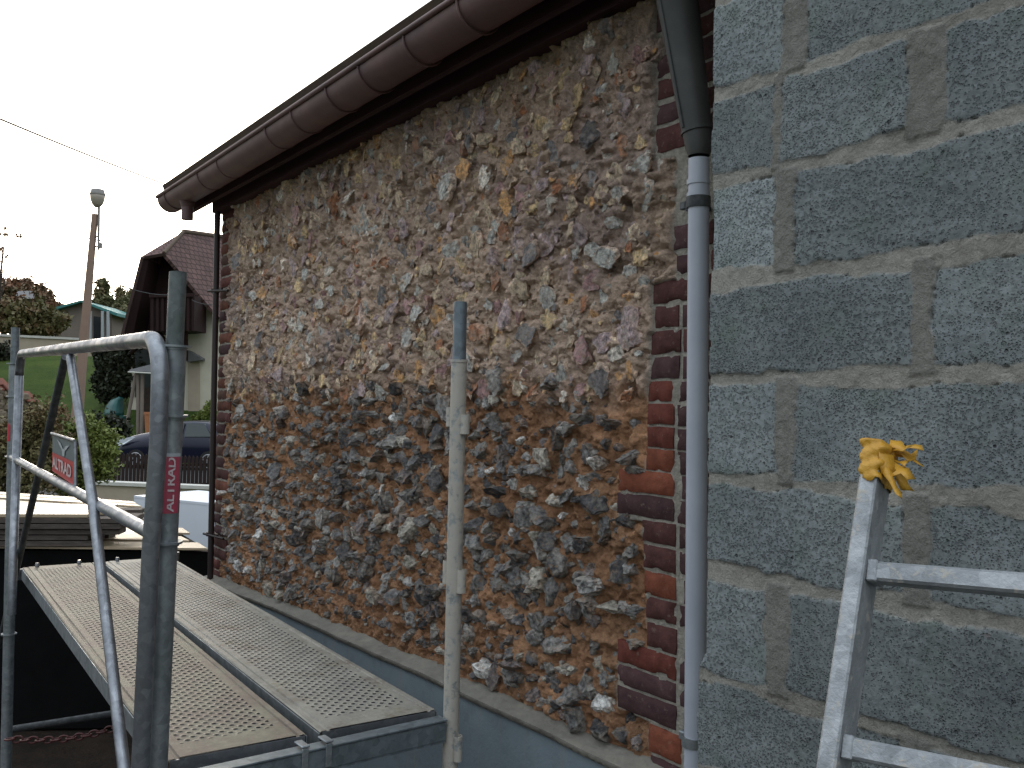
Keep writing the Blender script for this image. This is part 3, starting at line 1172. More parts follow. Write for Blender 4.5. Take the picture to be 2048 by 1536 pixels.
# ---------------------------------------------------------------- concrete block wall
bwall = thing('block_wall', 'unrendered grey concrete block wall with thick mortar joints beside the grey downpipe', 'wall', MB_ @ Matrix.Translation((-.4, 0, -2.1)))
BX0, BX1 = -1.272, .35
rowz = [.688, .491, .284, .072, -.141, -.333, -.562]
rowz = [rowz[0] + .21 * k for k in (3, 2, 1)] + rowz + [rowz[-1] - .21 * k for k in range(1, 8)]
heads = {3: [(-1.066, .026)], 4: [(-1.103, .010), (-.795, .029)], 5: [(-1.083, .022)], 6: [(-.797, .026)], 7: [(-1.076, .026)],
         8: [(-.806, .027)], 9: [(-1.09, .027)], 10: [(-.808, .026)]}
for r_ in range(0, 20):
    hs = heads.setdefault(r_, [(-1.075 if r_ % 2 else -.80, .024)])
    while hs[-1][0] < BX1:
        hs.append((hs[-1][0] + .545 + rng.uniform(-.02, .02), .024 * rng.uniform(.8, 1.2)))
bs = .0042
bx = np.arange(BX0 - .02, BX1, bs)
bz = np.arange(-2.1, 1.3, bs)
gx, gz = np.meshgrid(bx, bz)
edge = BX0 + .005 * fbm(gz * 9, gz * 0, 2, 3) - .022 * sstep(-.50, -.56, gz) + .004
# bed joints
bed = np.zeros_like(gx)
row = np.zeros(gx.shape, int)
wob = .010 * fbm(gx * 7, gz * 3, 3, 4)
for i, zj in enumerate(rowz):
    hw = .0138 + .017 * (fbm(gx * 5 + i * 7, gz * 0 + i, 4, 4)) + .010 * fbm(gx * 26, gz * 34, 5, 3)
    hw = np.maximum(hw, .006)
    slope = zj + wob * .6 + (0.004 * math.sin(i * 2.1))
    bed = np.maximum(bed, sstep(hw + .004, hw - .002, np.abs(gz - slope)))
    row += (gz < slope).astype(int)
head = np.zeros_like(gx)
bid = row * 31
for r_, hs in heads.items():
    m = row == r_
    for (xh, hw0) in hs:
        hw = hw0 * (1 + .55 * fbm(gz * 9 + r_ * 3, gz * 0 + r_ + xh * 5, 6, 3)) + .011 * fbm(gx * 24, gz * 38, 1, 3)
        c_ = xh + .008 * fbm(gz * 6 + r_, gz * 0 + xh * 3, 7, 3)
        head = np.maximum(head, m * sstep(hw + .003, hw - .003, np.abs(gx - c_)))
        bid = bid + m * (gx > c_)
mort = np.maximum(bed, head)
hb = .0022 * fbm(gx * 50, gz * 50, 1, 3) + .004 * fbm(gx * 3, gz * 3, 0, 3)
rid = (bid * 7919 % 97) / 97.0
hb = hb + (rid - .5) * .006
hm = -.002 + .004 * fbm(gx * 12, gz * 12, 2, 4) + .0008 * fbm(gx * 90, gz * 90, 3, 2) + .004 * head
crack = sstep(.35, .5, mort) * sstep(.65, .5, mort) * (fbm(gx * 14, gz * 14, 6, 3) > .02)
hh = hb * (1 - mort) + hm * mort - .006 * crack
xx = np.where(gx < edge, edge, gx)
yy_ = np.where(gx < edge - .001, .02, 0)
G = np.stack([xx, -hh + yy_, gz], -1)
rr = np.array([.86, .95, 1.0, 1.05, .9, .97])[bid % 6]
rr = np.where((row == 5) & (gx < -1.083), 1.42, rr)
rr = np.where((row == 3) & (gx < -1.066), 1.15, rr)
rr = np.where((row == 7) & (gx < -1.076), 1.15, rr)
blk = np.array((.205, .224, .228)) * rr[..., None] * (1 + .2 * fbm(gx * 6, gz * 6, 3, 3))[..., None]
mo = np.array((.30, .288, .258)) * (1 + .22 * fbm(gx * 7, gz * 7, 5, 3))[..., None]
mo = np.where((head > .5)[..., None], mo * np.array((.72, .735, .74)), mo)
ny, nx = gx.shape
idx = np.arange(ny * nx).reshape(ny, nx)
Q = np.stack([idx[:-1, :-1], idx[:-1, 1:], idx[1:, 1:], idx[1:, :-1]], -1).reshape(-1, 4)
mq = mort.reshape(-1)[Q].mean(1) > .5
_inv = np.array(WM[bwall.name].inverted() @ MB_)
V = G.reshape(-1, 3) @ _inv[:3, :3].T + _inv[:3, 3]
cm = (blk * (1 - mort[..., None]) + mo * mort[..., None]).reshape(-1, 3)
for nm, sel, mt in (('blocks', ~mq, M['block']), ('mortar_joints', mq, M['bmortar'])):
    q = Q[sel]
    used = np.unique(q)
    re = np.full(len(V), -1)
    re[used] = np.arange(len(used))
    link(nm, fast_mesh(nm, V[used], re[q], True, cm[used]), mt, bwall)
core = MB().box(((BX0 + BX1) / 2 + .004, .17, -.4), (BX1 - BX0 - .03, .29, 3.4))
obj('wall_core', core, M['fillet'], bwall, MB_)

# ---------------------------------------------------------------- scaffold
MS = MF @ Matrix.Translation((-3.84, -.73, 0)) @ Matrix.Rotation(math.atan2(-.09, 3.08), 4, 'Z')
DZ = -.865
GRD = -2.1


def loc_of(M_, p):
    return M_.inverted() @ p


def sc_frame(label, group):
    return thing('scaffold_frame', label, 'scaffold frame', MS, group)


def ring(mb, p, d, r, h=.006, n=20):
    mb.tube([Vector(p) - d * h / 2, Vector(p) + d * h / 2], r, n)


# near frame: two standards and the cross-piece that carries the planks
nf = thing('scaffold_trestle', 'near pair of steel scaffold poles with a cross bar, one with a red sticker', 'scaffold', MS @ Matrix.Translation((1.6, 0, -2.1)), 'scaffold trestles carrying the planks')
a, b = loc_of(MS, W(356, 545, 2.13)), loc_of(MS, W(311, 1536, 2.13))
d = (b - a).normalized()
foot = a + d * ((GRD - a.z) / d.z)
j1 = a + d * ((loc_of(MS, W(349, 690, 2.13)).z - a.z) / d.z)
m = MB()
m.tube([a, j1 + d * .01], .0195, 24)
m.tube([a + Vector((0, 0, .0)), a + Vector((0, 0, .001))], .0185, 24)
spig = obj('pole_spigot', m, mat_galv('weathered spigot', (.17, .19, .19), (.1, .115, .115), 0, .5, .6, .5), nf, MS)
m = MB().tube([j1, foot], .0265, 28)
pole = obj('pole', m, M['galv'], nf, MS)
for py in (692, 831, 1084):
    m = MB()
    c = a + d * ((loc_of(MS, W(345, py, 2.13)).z - a.z) / d.z)
    ring(m, c, d, .037, .005, 26)
    ring(m, c + d * .005, d, .030, .006, 26)
    obj('collar', m, M['galv'], pole, MS)
# red sticker wrapped round the pole, lettered upwards
s0 = a + d * ((loc_of(MS, W(343, 908, 2.13)).z - a.z) / d.z)
s1 = a + d * ((loc_of(MS, W(340, 1024, 2.13)).z - a.z) / d.z)
tocam = (loc_of(MS, CAMPOS) - s0)
tocam = (tocam - d * tocam.dot(d)).normalized()
side = d.cross(tocam).normalized()
upv = -d


def wrap(mb, pts2, c0, rad):
    """pts2: (angle, height) list of polygons on the pole surface"""
    for poly in pts2:
        n_ = len(poly)
        vs = [c0 + upv * h + (tocam * math.cos(t_) + side * math.sin(t_)) * rad for t_, h in poly]
        mb.add(vs, [tuple(range(n_))], True)


H_ = (s1 - s0).length
m = MB()
na = 24
angs = np.linspace(-1.05, 1.15, na)
G = np.array([[np.array(s1 + upv * h + (tocam * math.cos(t_) + side * math.sin(t_)) * .0271) for t_ in angs] for h in np.linspace(0, H_, 12)])
m.grid(G[:, ::-1])
stk = obj('sticker', m, simple('faded red sticker', (.40, .05, .085), (.30, .06, .09), 26, .5, 0, .2, 60, .001), pole, MS)


def text_mesh(body, size, bold=.0):
    cu = bpy.data.curves.new('t', 'FONT')
    cu.body = body
    cu.size = size
    cu.offset = bold
    cu.align_x = 'CENTER'
    cu.align_y = 'CENTER'
    cu.resolution_u = 4
    o_ = bpy.data.objects.new('t', cu)
    COL.objects.link(o_)
    dg = bpy.context.evaluated_depsgraph_get()
    me = bpy.data.meshes.new_from_object(o_.evaluated_get(dg))
    bmt = bmesh.new()
    bmt.from_mesh(me)
    bmesh.ops.triangulate(bmt, faces=bmt.faces)
    for _ in range(3):
        long_ = [e for e in bmt.edges if e.calc_length() > size * .12]
        bmesh.ops.subdivide_edges(bmt, edges=long_, cuts=1)
        bmesh.ops.triangulate(bmt, faces=bmt.faces)
    v = np.array([tuple(q.co) for q in bmt.verts])
    bmt.verts.index_update()
    f = [tuple(q.index for q in p.verts) for p in bmt.faces]
    bmt.free()
    bpy.data.objects.remove(o_)
    bpy.data.curves.remove(cu)
    bpy.data.meshes.remove(me)
    return v, f


v, f = text_mesh('ALTRAD', .034, .0008)
sx = (H_ * .93) / (v[:, 0].max() - v[:, 0].min())
m = MB()
mid = s1 + upv * (H_ / 2)
# the text's x runs up the pole, its y runs round it to the left
rgt = MS.inverted().to_3x3() @ _R
rgt = (rgt - d * rgt.dot(d)).normalized()
vs = [mid + upv * (x_ * sx) + (tocam * math.cos(.22 - y_ * .8 / .027) + rgt * math.sin(.22 - y_ * .8 / .027)) * .0275 for x_, y_, _ in v]
m.add(vs, f, False)
obj('lettering', m, M['white_print'], stk, MS)
# pale upper edge of the label
m = MB()
G = np.array([[np.array(s0 + upv * h + (tocam * math.cos(t_) + side * math.sin(t_)) * .0272) for t_ in angs] for h in (-.004, .004)])
m.grid(G[:, ::-1])
obj('sticker_edge', m, M['emblem'], stk, MS)

a2, b2 = loc_of(MS, W(921, 605, 2.62)), loc_of(MS, W(900, 1536, 2.62))
d2 = (b2 - a2).normalized()
zat = lambda px, py: loc_of(MS, W(px, py, 2.62)).z
on2 = lambda z_: a2 + d2 * ((z_ - a2.z) / d2.z)
foot2 = on2(GRD)
j2 = on2(zat(919, 722))
m = MB()
m.tube([a2, j2], .019, 24)
m.tube([a2, a2 - d2 * .002], .0165, 20)
obj('pole_spigot', m, mat_galv('blue grey spigot', (.2, .24, .27), (.14, .17, .195), 0, .5, .5, .1), nf, MS)
m = MB().tube([j2, foot2], .0225, 28)
p2 = obj('pole', m, M['galv_splat'], nf, MS)
p2['label'] = 'pole crusted with beige mortar'
m = MB()
ring(m, j2, d2, .0245, .008)
obj('collar', m, M['galv_splat'], p2, MS)
m = MB()
cam2 = (loc_of(MS, CAMPOS) - a2)
cam2.z = 0
cam2.normalize()
r2 = Vector((0, 0, 1)).cross(cam2).normalized()     # to the right in the picture
for py, both, hgt in ((848, True, .055), (1160, True, .065), (1492, False, .07)):
    c = on2(zat(911, py))
    for sgn in ((-1, 1) if both else (1,)):
        q = c + (r2 * sgn * .020 + cam2 * (.018 if sgn > 0 else -.014))
        qz = Vector((0, 0, (.0 if sgn > 0 else .02)))
        n_ = 16
        m = MB()
        m.tube([q + qz - Vector((0, 0, hgt / 2)), q + qz + Vector((0, 0, hgt / 2))], .0135, n_, caps=False)
        m.tube([q + qz + Vector((0, 0, hgt / 2)), q + qz - Vector((0, 0, hgt / 2))], .0105, n_, caps=False)
        for s_ in (-1, 1):
            e = q + qz + Vector((0, 0, s_ * hgt / 2))
            V_ = [e + (Vector((math.cos(t_), math.sin(t_), 0)) * r_) for r_ in (.0105, .0135) for t_ in np.linspace(0, 2 * math.pi, n_, endpoint=False)]
            m.add(V_, [(k, (k + 1) % n_, n_ + (k + 1) % n_, n_ + k) for k in range(n_)])
        obj('bracket_socket', m, M['galv_splat'], p2, MS)

ta, tb = a + d * ((DZ - a.z) / d.z), on2(DZ)
xdir = (tb - ta)
L_ = xdir.length
xdir.normalize()
ydir = Vector((0, 0, 1)).cross(xdir).normalized()
Rm = Matrix((xdir, ydir, Vector((0, 0, 1)))).transposed()
cen = (ta + tb) / 2
cen.z = DZ
obj('brace', MB().tube([ta + Vector((0, 0, -.9)), tb + Vector((0, 0, -.9))], .018, 14), M['galv'], nf, MS)
m = MB()
m.box(cen + Vector((0, 0, -.040)), (L_ - .05, .034, .056), Rm, bev=.004)
m.box(cen + Vector((0, 0, -.0085)), (L_ - .052, .044, .005), Rm, bev=.001)
m.box(cen + Vector((0, 0, -.069)), (L_ - .052, .03, .005), Rm)
tr = obj('transom', m, mat_galv('transom steel', (.2, .235, .255), (.13, .155, .17), 0, .5, .5, .1), nf, MS)
for s_ in (-.045, .02):
    m = MB()
    c = cen + xdir * s_ - ydir * .02 + Vector((0, 0, -.03))
    m.box(c, (.018, .006, .060), Rm, bev=.002)
    m.box(c + ydir * .02 + Vector((0, 0, .035)), (.022, .05, .006), Rm, bev=.002)
    obj('plank_hook', m, M['galv'], tr, MS)

# far frame
ff = thing('scaffold_trestle', 'far scaffold pole at the left edge, at the far end of the planks', 'scaffold', MS @ Matrix.Translation((-1.55, 0, -2.1)), 'scaffold trestles carrying the planks')
a3, b3 = loc_of(MS, W(31, 655, 4.6)), loc_of(MS, W(12, 1536, 4.6))
d3 = (b3 - a3).normalized()
foot3 = a3 + d3 * ((GRD - a3.z) / d3.z)
j3 = a3 + d3 * ((loc_of(MS, W(28, 727, 4.6)).z - a3.z) / d3.z)
m = MB().tube([a3, j3], .0195, 18)
obj('pole_spigot', m, mat_galv('grey blue spigot', (.2, .23, .25), (.13, .15, .165), 0, .5, .6, .2), ff, MS)
m = MB().tube([j3, foot3], .0255, 20)
p3 = obj('pole', m, M['galv'], ff, MS)
for py in (727, 793, 913, 1268):
    m = MB()
    c = a3 + d3 * ((loc_of(MS, W(25, py, 4.6)).z - a3.z) / d3.z)
    ring(m, c, d3, .036, .006)
    obj('collar', m, M['galv'], p3, MS)
m = MB()
c = a3 + d3 * ((loc_of(MS, W(20, 858, 4.6)).z - a3.z) / d3.z)
angs3 = np.linspace(2.2, 4.2, 10)
G = np.array([[(c.x + .026 * math.sin(t_), c.y + .026 * math.cos(t_), c.z + h) for t_ in angs3] for h in (-.06, .06)])
m.grid(G)
obj('sticker', m, M['red'], p3, MS)
m = MB().tube([(-1.56, .40, DZ + .02), (-1.56, .40, GRD)], .0245, 16)
obj('pole', m, M['galv'], ff, MS)
m = MB().box((-1.56, -.02, DZ - .04), (.036, .82, .056), bev=.003)
obj('transom', m, M['galv_dark'], ff, MS)
obj('brace', MB().tube([(-1.56, -.44, -1.7), (-1.56, .40, -1.7)], .018, 12), M['galv_dark'], ff, MS)

# guard rail between the two outer poles
gr = thing('guard_rail', 'bent steel guard rail with crossing braces and a red and grey sign plate', 'guard rail', MS @ Matrix.Translation((0, -.44, -1.9)))
GYL = -.455
pp = lambda px, py, y_=GYL: on(MS, px, py, y_)
A = pp(40, 709)
B = pp(296, 680)
Cc = pp(319, 800)
D_ = pp(288, 1536)
E_ = pp(24, 1100)
pts = [Vector((A.x, GYL, DZ - .15)), Vector((A.x, GYL, A.z - .1))]
R_ = .10
for t_ in np.linspace(math.pi, math.pi / 2, 7):
    pts.append(Vector((A.x + R_ + R_ * math.cos(t_), GYL, A.z - R_ + R_ * math.sin(t_))))
xr = Cc.x
for t_ in np.linspace(math.pi / 2, 0, 9):
    pts.append(Vector((xr - R_ + R_ * math.cos(t_), GYL, B.z - R_ + R_ * math.sin(t_))))
pts += [Vector((xr, GYL, Cc.z - .1)), Vector((D_.x * .5 + xr * .5, GYL - .004, D_.z * .4)), Vector((D_.x, GYL - .01, D_.z - .1))]
m = MB().tube(pts, .0195, 18)
obj('rail_tube', m, M['galv_rail'], gr, MS)
l0, l1 = pp(20, 913), pp(303, 1066)
m = MB().tube([l0, l1], .0165, 16)
obj('lower_rail', m, M['galv_rail'], gr, MS)
v0 = pp(141, 714)
v1 = pp(248, 1536, GYL - .03)
m = MB().tube([v0, pp(185, 1000, GYL - .02), v1, v1 + (v1 - v0) * .1], .0145, 14)
obj('brace', m, M['galv_rail'], gr, MS)
v0 = pp(131, 714, GYL + .03)
v1 = pp(8, 1250, GYL + .03)
m = MB().tube([v0, v1, v1 + (v1 - v0) * .12], .015, 14)
br_ = obj('brace', m, M['galv_dark'], gr, MS)
br_['label'] = 'dark brace leaning to the far pole'
q = [pp(105, 869, GYL + .01), pp(151, 884, GYL + .01), pp(151, 973, GYL + .01), pp(105, 942, GYL + .01)]
m = MB().slab(q, (0, .004, 0))
plate = obj('sign_plate', m, M['plate'], gr, MS)


def bil(u, w, off=-.003):
    p = (q[0] * (1 - u) + q[1] * u) * (1 - w) + (q[3] * (1 - u) + q[2] * u) * w
    return p + Vector((0, off, 0))


m = MB().tube([q[0] + Vector((0, -.003, .004)), q[1] + Vector((0, -.003, .004))], .006, 8)
m.tube([q[1], q[2]], .006, 8)
obj('plate_frame', m, M['galv_rail'], plate, MS)
m = MB().add([bil(.03, .48), bil(.97, .46), bil(.97, .985), bil(.03, .985)], [(0, 1, 2, 3)])
rp = obj('red_panel', m, M['red'], plate, MS)
# bird-shaped emblem: two wings rising from a stem
m = MB()
for poly in ([(.25, .08), (.42, .14), (.52, .27), (.47, .30), (.36, .2)], [(.80, .12), (.66, .16), (.56, .27), (.61, .30), (.70, .22)], [(.47, .26), (.61, .26), (.585, .44), (.50, .44)]):
    m.add([bil(x_, y_) for x_, y_ in poly], [tuple(range(len(poly)))])
obj('emblem', m, M['emblem'], plate, MS)
v, f = text_mesh('ALTRAD', .3, .008)
w_, h_ = v[:, 0].max() - v[:, 0].min(), v[:, 1].max() - v[:, 1].min()
m = MB().add([bil(.5 + x_ / w_ * .82, .725 - y_ / h_ * .30, -.006) for x_, y_, _ in v], f)
obj('lettering', m, M['white_print'], rp, MS)

# planks
PW = .352


def plank(y_c, dirty, label):
    t = thing('scaffold_plank', label, 'scaffold plank', MS @ Matrix.Translation((0, y_c, DZ)), 'perforated scaffold planks')
    Mloc = MS @ Matrix.Translation((0, y_c, DZ))
    m = MB()
    w = PW / 2
    # top sheet with turned-up edge ribs
    xs_ = np.linspace(-1.53, 1.53, 90)
    prof_ = [(-w, -.004), (-w + .004, 0), (-w + .018, 0), (-w + .021, -.004), (-w + .026, -.004), (-w + .029, 0), (w - .029, 0), (w - .026, -.004), (w - .021, -.004), (w - .018, 0), (w - .004, 0), (w, -.004)]
    G = np.zeros((len(xs_), len(prof_), 3))
    for k, (y_, z_) in enumerate(prof_):
        G[:, k, 0] = xs_
        G[:, k, 1] = y_
        G[:, k, 2] = z_ - .0012 * np.sin(xs_ * 4 + k)
    m.grid(G[:, ::-1], False)
    m.f = [q_[::-1] for q_ in m.f]
    ts = obj('top_sheet', m, M['deck_dirty'] if dirty else M['deck_clean'], t, Mloc)
    for s_ in (-1, 1):
        m = MB().box((0, s_ * (w + .0012), -.034), (3.06, .003, .056), bev=.0008)
        m.box((0, s_ * (w - .014), -.0615), (3.06, .03, .003))
        obj('side_channel', m, M['galv'], t, Mloc)
    m = MB().box((0, 0, -.056), (3.05, PW - .02, .004))  # made-up pan, added under the plank so its holes look dark
    obj('hole_shade_tray', m, M['galv_dark'], t, Mloc)
    for s_ in (-1, 1):
        m = MB().box((s_ * 1.532, 0, -.02), (.004, PW - .01, .034))
        obj('end_plate', m, M['galv_rail'], t, Mloc)
    for yb in (-.11, .09):
        m = MB().tube([(-1.505, yb, -.002), (-1.505, yb, .010)], .009, 10)
        m.tube([(-1.505, yb, .010), (-1.505, yb, .022)], [.011, .008], 10)
        obj('stud', m, M['galv_rail'], t, Mloc)
    return t


plank(-.194, True, 'outer perforated steel plank, brown with dried mortar, under the guard rail')
plank(.196, False, 'inner perforated steel plank, cleaner and greyer, next to the house wall')

# ---------------------------------------------------------------- ladder on the block wall
ML = MB_
ld = thing('ladder', 'pale metal ladder leaning on the block wall, yellow tape round its top', 'ladder', MB_ @ Matrix.Translation((-.8, -.35, -2.1)))
Zt, Zb_ = 1.50, 1.36
Lt, Lb = W(1752, 950, Zt), W(1668, 1536, Zb_)
ax = (Lb - Lt).normalized()
ang_ = math.radians(50)
rung = Vector((math.sin(ang_), -math.cos(ang_), 0))
nrm = ax.cross(rung).normalized()
rung = nrm.cross(ax).normalized()
rskew = (rung - ax * .045).normalized()
if nrm.y > 0:
    nrm = -nrm
Rl = Matrix((rung, nrm, ax)).transposed()
LEN = 1.9
sw, sdp = .028, .07
WID = .27


def stile(px_off, top_extra):
    m = MB()
    c0 = Lt + rung * px_off - ax * top_extra
    L2 = min(LEN, (Lt.z - .02) / -ax.z) + top_extra
    m.box(c0 + ax * (L2 / 2), (sw, sdp, L2), Rl, bev=.003)
    return obj('stile', m, M['alu'], ld)


st1 = stile(0, 0.0)
st2 = stile(WID, -.22)
t0 = None
for k in range(6):
    py = 1147 + 0
    s_ = (W(1732, 1150, 1.46) - Lt).dot(ax) + k * .262
    c0 = Lt + ax * s_ + nrm * .004
    Rr_g = Matrix((rskew, nrm, nrm.cross(rskew) * (1 if nrm.cross(rskew).dot(ax) > 0 else -1))).transposed()
    m = MB().box(c0 + rskew * (WID / 2), (WID - sw - .004, .036, .03), Rr_g, bev=.004)
    m.box(c0 + rskew * (sw / 2 + .008), (.016, .040, .034), Rr_g, bev=.002)
    m.box(c0 + rskew * (WID - sw / 2 - .008), (.016, .040, .034), Rr_g, bev=.002)
    if s_ < LEN:
        obj('rung', m, M['alu'], ld)
# torn yellow tape wrapped round the top end, loose ends flying to the right
m = MB()
c0 = Lt + ax * .002
Rt = Rl @ Matrix.Rotation(.05, 3, 'Y') if False else Rl
nth, nht = 40, 26
G = np.zeros((nht, nth, 3))
for i in range(nht):
    u = i / (nht - 1)
    for j in range(nth):
        th = 2 * math.pi * j / (nth - 1)
        cs, sn = math.cos(th), math.sin(th)
        k_ = 1 / max(abs(cs) ** 6 + abs(sn) ** 6, 1e-6) ** (1 / 6)
        jj = j % (nth - 1)
        cr = .0045 * float(fbm(jj * .45, u * 5 + 2, 2, 3)) + .003 * math.sin(u * 16 + jj * .35) * float(vnoise(jj * .5, u * 4, 3))
        rx = (sw / 2 + .003 + cr + .003 * u) * cs * k_
        ry = (sdp / 2 + .003 + cr) * sn * k_
        low = .010 * float(vnoise(jj * .7, 1.3, 5)) if i == 0 else 0
        p = c0 + rung * rx + nrm * ry - ax * (-.004 + .062 * u) + ax * (.008 + low)
        G[i, j] = p
m.grid(G, True)
top_c = c0 - ax * .052
m.add([tuple(g_) for g_ in G[-1][:-1]] + [tuple(top_c)], [(j, (j + 1) % (nth - 1), nth - 1) for j in range(nth - 1)], True)
rt = random.Random(4)
for k in range(9):
    base_ = c0 + ax * rt.uniform(-.055, .0) + rung * (sw * .5) + nrm * rt.uniform(-.02, .028)
    L3 = rt.uniform(.028, .06)
    dirs = rung * rt.uniform(.4, 1.0) + ax * rt.uniform(-.25, 1.0) + nrm * rt.uniform(-.5, .3)
    dirs.normalize()
    wd = (ax if k % 2 else nrm) * rt.uniform(.008, .015)
    pts = []
    ns = 4
    for i in range(ns + 1):
        u = i / ns
        curl = nrm * math.sin(u * 3 + k) * .006 + ax * (u * u * rt.uniform(.0, .02) + rt.uniform(-.0015, .0015))
        p = base_ + dirs * L3 * u + curl
        tw = Matrix.Rotation(u * 1.2 * (-1) ** k, 3, dirs)
        w2 = tw @ wd * (1 - .25 * u + rt.uniform(-.15, .15))
        pts.append((p - w2, p + w2))
    G = np.array([[list(a_), list((a_ + b_) / 2 + nrm * .0015), list(b_)] for a_, b_ in pts])
    m.grid(G, True)
o = obj('tape', m, M['tape'], ld)
sm_ = o.modifiers.new('thick', 'SOLIDIFY')
sm_.thickness = .0008

# ---------------------------------------------------------------- boards, panel and yard clutter behind the scaffold
def ground_at(px, py, z):
    """world point of a pixel on the horizontal plane at height z (relative to the eye)"""
    r = ray(px, py)
    return CAMPOS + r * (z / r.z)


BZ = -.93
pile = thing('board_pile', 'low pile of wide weathered boards lying flat behind the scaffold planks', 'boards', loc=ground_at(300, 1060, BZ) - Vector((0, 0, 1.17)))
nl0, nr0 = ground_at(-420, 1088, BZ), ground_at(428, 1096, BZ)
fl0, fr0 = ground_at(-160, 972, BZ), ground_at(268, 1003, BZ)
m = MB()
rb = random.Random(9)
NB = 11
for i in range(NB):
    u0, u1 = i / NB + .004, (i + 1) / NB - .004
    A0, A1 = nl0.lerp(fl0, u0), nl0.lerp(fl0, u1)
    B0, B1 = nr0.lerp(fr0, u0), nr0.lerp(fr0, u1)
    dx = (B0 - A0).normalized() * rb.uniform(-.12, .05)
    dz = Vector((0, 0, rb.uniform(-.012, .012)))
    m.slab([A0 + dz, B0 + dx + dz, B1 + dx + dz * .4, A1 + dz * .4], (0, 0, -.014))
obj('boards', m, M['board'], pile)
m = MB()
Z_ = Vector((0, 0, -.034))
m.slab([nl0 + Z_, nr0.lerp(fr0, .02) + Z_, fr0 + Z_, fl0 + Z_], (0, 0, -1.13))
o = obj('shade_block', m, M['shade_black'], pile)  # added black block standing for the shade under pile and planks

st = thing('plank_stack', 'dark stack of thin planks with ragged ends on top of the board pile', 'planks', loc=ground_at(60, 1070, BZ))
m = MB()
e0, e1 = ground_at(-520, 1092, BZ + .0), ground_at(205, 1091, BZ + .0)
dirp = (e1 - e0).normalized()
back = Vector((-dirp.y, dirp.x, 0))
LS = (e1 - e0).length
NL = 5
for k in range(NL):
    zc = BZ + .018 + k * .037
    for j in range(4):
        ee = rb.uniform(-.12, .08) + (.12 if 1 < k < 5 else 0)
        c = e0 + dirp * ((LS + ee) / 2) + back * (.02 + j * .165 + rb.uniform(-.015, .015))
        c.z = EYE + zc
        m.box(c, (LS + ee, .155, .031), Matrix((dirp, back, Vector((0, 0, 1)))).transposed() @ Matrix.Rotation(rb.uniform(-.006, .006), 3, 'Z'), bev=.002)
obj('planks', m, M['board_end'], st)
m = MB()
for j in range(4):
    ee = rb.uniform(-.12, .0)
    c = e0 + dirp * ((LS + ee) / 2) + back * (.015 + j * .16)
    c.z = EYE + BZ + .012 + NL * .037
    m.box(c, (LS + ee, .152, .022), Matrix((dirp, back, Vector((0, 0, 1)))).transposed(), bev=.002)
obj('top_planks', m, M['board'], st)

tk = thing('white_tank', 'plain white flat-sided tank standing between the board pile and the garden wall', 'tank', loc=W(340, 1100, 11))
wa, wb = W(268, 1002, 11.5), W(470, 1000, 10.6)
wa.z = wb.z = EYE - 1.19
dv = (wb - wa)
bk_ = Vector((-dv.y, dv.x, 0)).normalized() * 1.0
m = MB().slab([wa, wb, wb + bk_, wa + bk_], (0, 0, -.9))
obj('tank_body', m, M['white_plastic'], tk)
m = MB()
for t_ in (.0,):
    m.slab([wa - bk_ * .004, wb - bk_ * .004, wb + bk_ * 1.0, wa + bk_ * 1.0], (0, 0, .03))
obj('lid', m, M['white_plastic'], tk)

# low garden wall with a pale coping, and the picket fence behind it
gw = thing('garden_wall', 'low cream garden wall with a pale coping in front of the picket fence', 'wall', loc=W(300, 1060, 19))
wa, wb = W(150, 972, 19.5), W(520, 966, 18.5)
for p in (wa, wb):
    p.z = EYE - 1.74
dv = (wb - wa)
bk_ = Vector((-dv.y, dv.x, 0)).normalized()
m = MB().slab([wa, wb, wb + bk_ * .22, wa + bk_ * .22], (0, 0, -.5))
obj('wall_body', m, M['creamwall'], gw)
m = MB().slab([wa - bk_ * .05, wb - bk_ * .05, wb + bk_ * .27, wa + bk_ * .27], (0, 0, .07))
obj('coping', m, M['cap'], gw)

pf = thing('picket_fence', 'dark brown picket fence in front of the parked blue car', 'fence', loc=W(310, 965, 21))
fa_, fb_ = W(185, 968, 21.5), W(560, 962, 20)
dv = (fb_ - fa_)
n_ = int(dv.length / .105)
u_ = dv.normalized()
bk_ = Vector((-u_.y, u_.x, 0))
Rf = Matrix((u_, bk_, Vector((0, 0, 1)))).transposed()
for i in range(n_):
    p = fa_ + u_ * (i * .105)
    h = .90
    zb_ = EYE - 2.07
    pts = [p + u_ * x_ + Vector((0, 0, zb_ - p.z + z_)) for x_, z_ in ((-.036, 0), (.036, 0), (.036, h - .05), (0, h), (-.036, h - .05))]
    m = MB().slab(pts, bk_ * .02)
    if i < 98:
        obj('picket', m, M['fence'], pf)
for zz in (.24, .68):
    c = (fa_ + fb_) / 2 + bk_ * .035
    c.z = EYE - 2.07 + zz
    obj('fence_rail', MB().box(c, (dv.length, .03, .06), Rf), M['fence'], pf)


